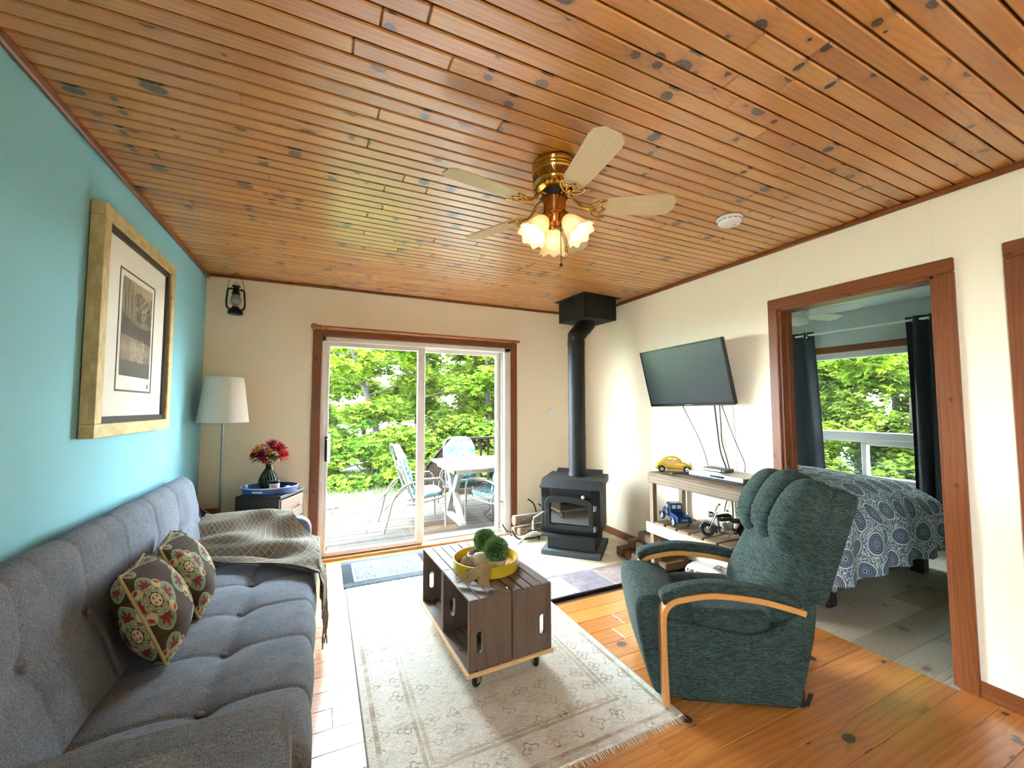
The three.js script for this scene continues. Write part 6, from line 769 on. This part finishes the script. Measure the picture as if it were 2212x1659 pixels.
// ------------------------------------------------------------------ trees and bushes
{ const lg = (() => { // a spray of five folded leaves
    const p = [], ix = []; for (let k = 0; k < 5; k++) { const a = (k - 2) * 0.75, l = 0.075 - 0.008 * Math.abs(k - 2), ca = Math.cos(a), sa = Math.sin(a), o = p.length / 3; const P = (x, y, z) => p.push(x * ca + z * sa, y, -x * sa + z * ca); P(0, 0, 0.01); P(-l * 0.36, 0.006, 0.01 + l * 0.5); P(l * 0.36, 0.006, 0.01 + l * 0.5); P(0, -0.008 - 0.01 * (k % 2), 0.01 + l); ix.push(o, o + 1, o + 3, o, o + 3, o + 2); }
    const g = new THREE.BufferGeometry(); g.setAttribute('position', new THREE.Float32BufferAttribute(p, 3)); g.setIndex(ix); g.computeVertexNormals(); return g; })();
  const lm = std({ color: '#ffffff', roughness: 1, specularIntensity: 0.1, transmission: 0.4, thickness: 0, side: THREE.DoubleSide }), bm = std({ color: '#2a2520', roughness: 0.95, bumpMap: T.stoneBump, bumpScale: 0.01 });
  const c = new THREE.Color();
  function foliage(o, clumps, n, hue, size) { const im = new THREE.InstancedMesh(lg, lm, n); for (let i = 0; i < n; i++) { const q = clumps[Math.floor(rnd() * clumps.length)]; let x, y, z; do { x = rr(-1, 1); y = rr(-1, 1); z = rr(-1, 1); } while (x * x + y * y + z * z > 1); im.setMatrixAt(i, M4([q[0] + x * q[3], q[1] + y * q[3] * 0.45, q[2] + z * q[3]], [rr(-0.5, 0.5), rr(0, 6.3), rr(-0.5, 0.5)], size * rr(0.7, 1.3))); im.setColorAt(i, c.setHSL(hue + rr(-0.02, 0.02), 0.9, rr(0.04, 0.12))); } im.name = 'foliage'; im.userData.kind = 'stuff'; o.add(im); }
  function tree(label, pos, h, r, n, hue, size = 1, low = 0.25, lean = 0) { const o = thing('tree', label, 'tree', pos, 0, 'broadleaf trees beyond the lawn'); const tp = [[0, 0, 0], [lean * 0.3 + rr(-0.1, 0.1), h * 0.3, rr(-0.1, 0.1)], [lean * 0.7 + rr(-0.2, 0.2), h * 0.6, rr(-0.2, 0.2)], [lean + rr(-0.2, 0.2), h * 0.95, rr(-0.2, 0.2)]]; const cv = new THREE.CatmullRomCurve3(tp.map((p) => V3(...p)));
    const R0 = 0.035 + h * 0.013, tg = new THREE.TubeGeometry(cv, 20, 1, 9); { const p = tg.attributes.position; for (let i = 0; i <= 20; i++) { const q = cv.getPointAt(i / 20), rad = R0 * (1 - 0.85 * i / 20); for (let j = 0; j <= 9; j++) { const k = i * 10 + j; p.setXYZ(k, q.x + (p.getX(k) - q.x) * rad, q.y + (p.getY(k) - q.y) * rad, q.z + (p.getZ(k) - q.z) * rad); } } tg.computeVertexNormals(); } part('trunk', uvBox(tg), bm, o);
    const cl = []; const nb = 12; for (let i = 0; i < nb; i++) { const t = lerp(low, 0.96, (i + rnd() * 0.7) / nb), q = cv.getPointAt(Math.min(1, t)), a = i * 2.4 + rr(-0.4, 0.4), L = r * (1 - 0.5 * Math.abs(t - 0.55) * 1.4) * rr(0.7, 1.1), e = [q.x + Math.cos(a) * L, q.y + L * rr(0.15, 0.5), q.z + Math.sin(a) * L]; part('branch', tube([[q.x, q.y, q.z], [lerp(q.x, e[0], 0.5), lerp(q.y, e[1], 0.4), lerp(q.z, e[2], 0.5)], e], Math.max(0.008, R0 * 0.22 * (1 - t * 0.6)), 10, 5), bm, o); for (let k = 1; k <= 4; k++) { const f = 0.35 + 0.2 * k; cl.push([lerp(q.x, e[0], f) + rr(-0.2, 0.2), lerp(q.y, e[1], f) + rr(-0.2, 0.2), lerp(q.z, e[2], f) + rr(-0.2, 0.2), r * rr(0.16, 0.34)]); } }
    foliage(o, cl, n, hue, size); return o; }
  function bush(label, pos, w, h, n, hue, size = 1) { const o = thing('bush', label, 'bush', pos, 0, 'bushes at the edge of the lawn'); const cl = []; for (let i = 0; i < 16; i++) { const a = rr(0, 6.3), q = Math.sqrt(rnd()); cl.push([Math.cos(a) * q * w, rr(0.1, 1) * h * (1 - 0.4 * q), Math.sin(a) * q * w * 0.7, h * rr(0.18, 0.32)]); } const st = []; for (let i = 0; i < 7; i++) { const e = cl[i]; part('stem', tube([[rr(-0.1, 0.1), 0, rr(-0.1, 0.1)], [e[0] * 0.4, e[1] * 0.6, e[2] * 0.4], [e[0], e[1], e[2]]], 0.012, 8, 5), bm, o); } foliage(o, cl, n, hue, size); }
  const G = -0.62;
  // beyond the deck, seen through the sliding door
  tree('slender tree with bare lower trunk at the far left of the door view', [-0.9, G, -13.2], 3.9, 1.0, 1500, 0.235, 1.5, 0.4, 0.3); tree('leaning tree with thin dark branches in the left door panel', [1.5, G, -10.9], 5.6, 1.6, 3600, 0.23, 1.4, 0.42, -1.3); tree('dark trunked tree just left of the door mullion', [2.5, G, -11.6], 5.8, 2.2, 8500, 0.24, 1.5, 0.2, 0.3); tree('bright green tree behind the patio chair at the right', [4.4, G, -11.2], 5.6, 2.3, 9000, 0.225, 1.5, 0.16); tree('tall bright tree at the right edge of the door view', [6.6, G, -11.8], 5.8, 2.5, 9000, 0.22, 1.5, 0.16); tree('background tree filling the gap behind the leaning tree', [1.4, G, -16], 5.0, 2.4, 7500, 0.245, 1.9, 0.15); tree('background tree behind the mullion', [4.0, G, -16.5], 5.8, 2.9, 9000, 0.24, 1.9, 0.14); tree('background tree behind the bright trees at right', [7.6, G, -16], 5.8, 3.1, 9000, 0.235, 1.9, 0.12); tree('low distant tree under the open sky at left', [-2.4, G, -18], 3.4, 2.2, 6000, 0.25, 1.9, 0.1);
  [[-1.6, -11.2, 1.1, 1.7], [-0.2, -11.4, 1.1, 2.1], [1.1, -10.9, 1.0, 1.9], [2.3, -10.4, 1.0, 1.8], [3.5, -9.9, 1.0, 2.0], [4.9, -9.6, 1.1, 2.2], [6.4, -10, 1.2, 2.4], [0.4, -13.6, 1.5, 2.7], [3.4, -13.2, 1.6, 3.0], [-2.6, -13.5, 1.6, 2.2]].forEach(([x, z, w, h], i) => bush(['leafy bush at the far left of the lawn edge', 'tall leafy bush left of the profile patio chair', 'leafy bush behind the profile patio chair', 'leafy bush just left of the door mullion', 'leafy bush behind the stair handrail', 'leafy bush behind the deck railing', 'leafy bush at the right edge of the door view', 'second row bush under the leaning tree', 'second row bush under the tree at the mullion', 'second row bush under the open sky at left'][i], [x, G, z], w, h, 3200, 0.24 + 0.01 * (i % 3), 1.35));
  // outside the bedroom window
  tree('pale trunked tree nearest the bedroom window', [8.3, G, -3.1], 5.0, 1.7, 7000, 0.23, 1.25, 0.12); tree('dark trunked tree at the centre of the bedroom window', [9.4, G, -4.3], 5.3, 1.9, 8000, 0.23, 1.3, 0.1); tree('leafy tree at the right of the bedroom window', [9.2, G, -2.2], 4.6, 1.8, 8000, 0.235, 1.3, 0.1); tree('background tree behind the bedroom window trees', [11.8, G, -4.6], 5.8, 2.5, 9000, 0.24, 1.7, 0.08); tree('second background tree outside the bedroom at right', [12.2, G, -2.2], 5.8, 2.5, 9000, 0.245, 1.7, 0.08); tree('background tree outside the bedroom at left', [11.2, G, -7.2], 5.8, 2.5, 8000, 0.24, 1.7, 0.08); tree('young tree with low branches left outside the bedroom window', [8.9, G, -5.8], 4.3, 1.7, 7000, 0.225, 1.3, 0.08);
  [[8.0, -4.2, 0.9, 1.7], [8.3, -2.6, 0.9, 1.6], [9.8, -3.4, 1.2, 2.2]].forEach(([x, z, w, h], i) => bush(['low bush at the left outside the bedroom window', 'low bush at the right outside the bedroom window', 'taller bush behind the low ones outside the bedroom window'][i], [x, G, z], w, h, 3500, 0.23, 1.15));
}
scene.traverse((o) => { if (o.isMesh) { o.castShadow = o.receiveShadow = true; } });
renderer.render(scene, camera);
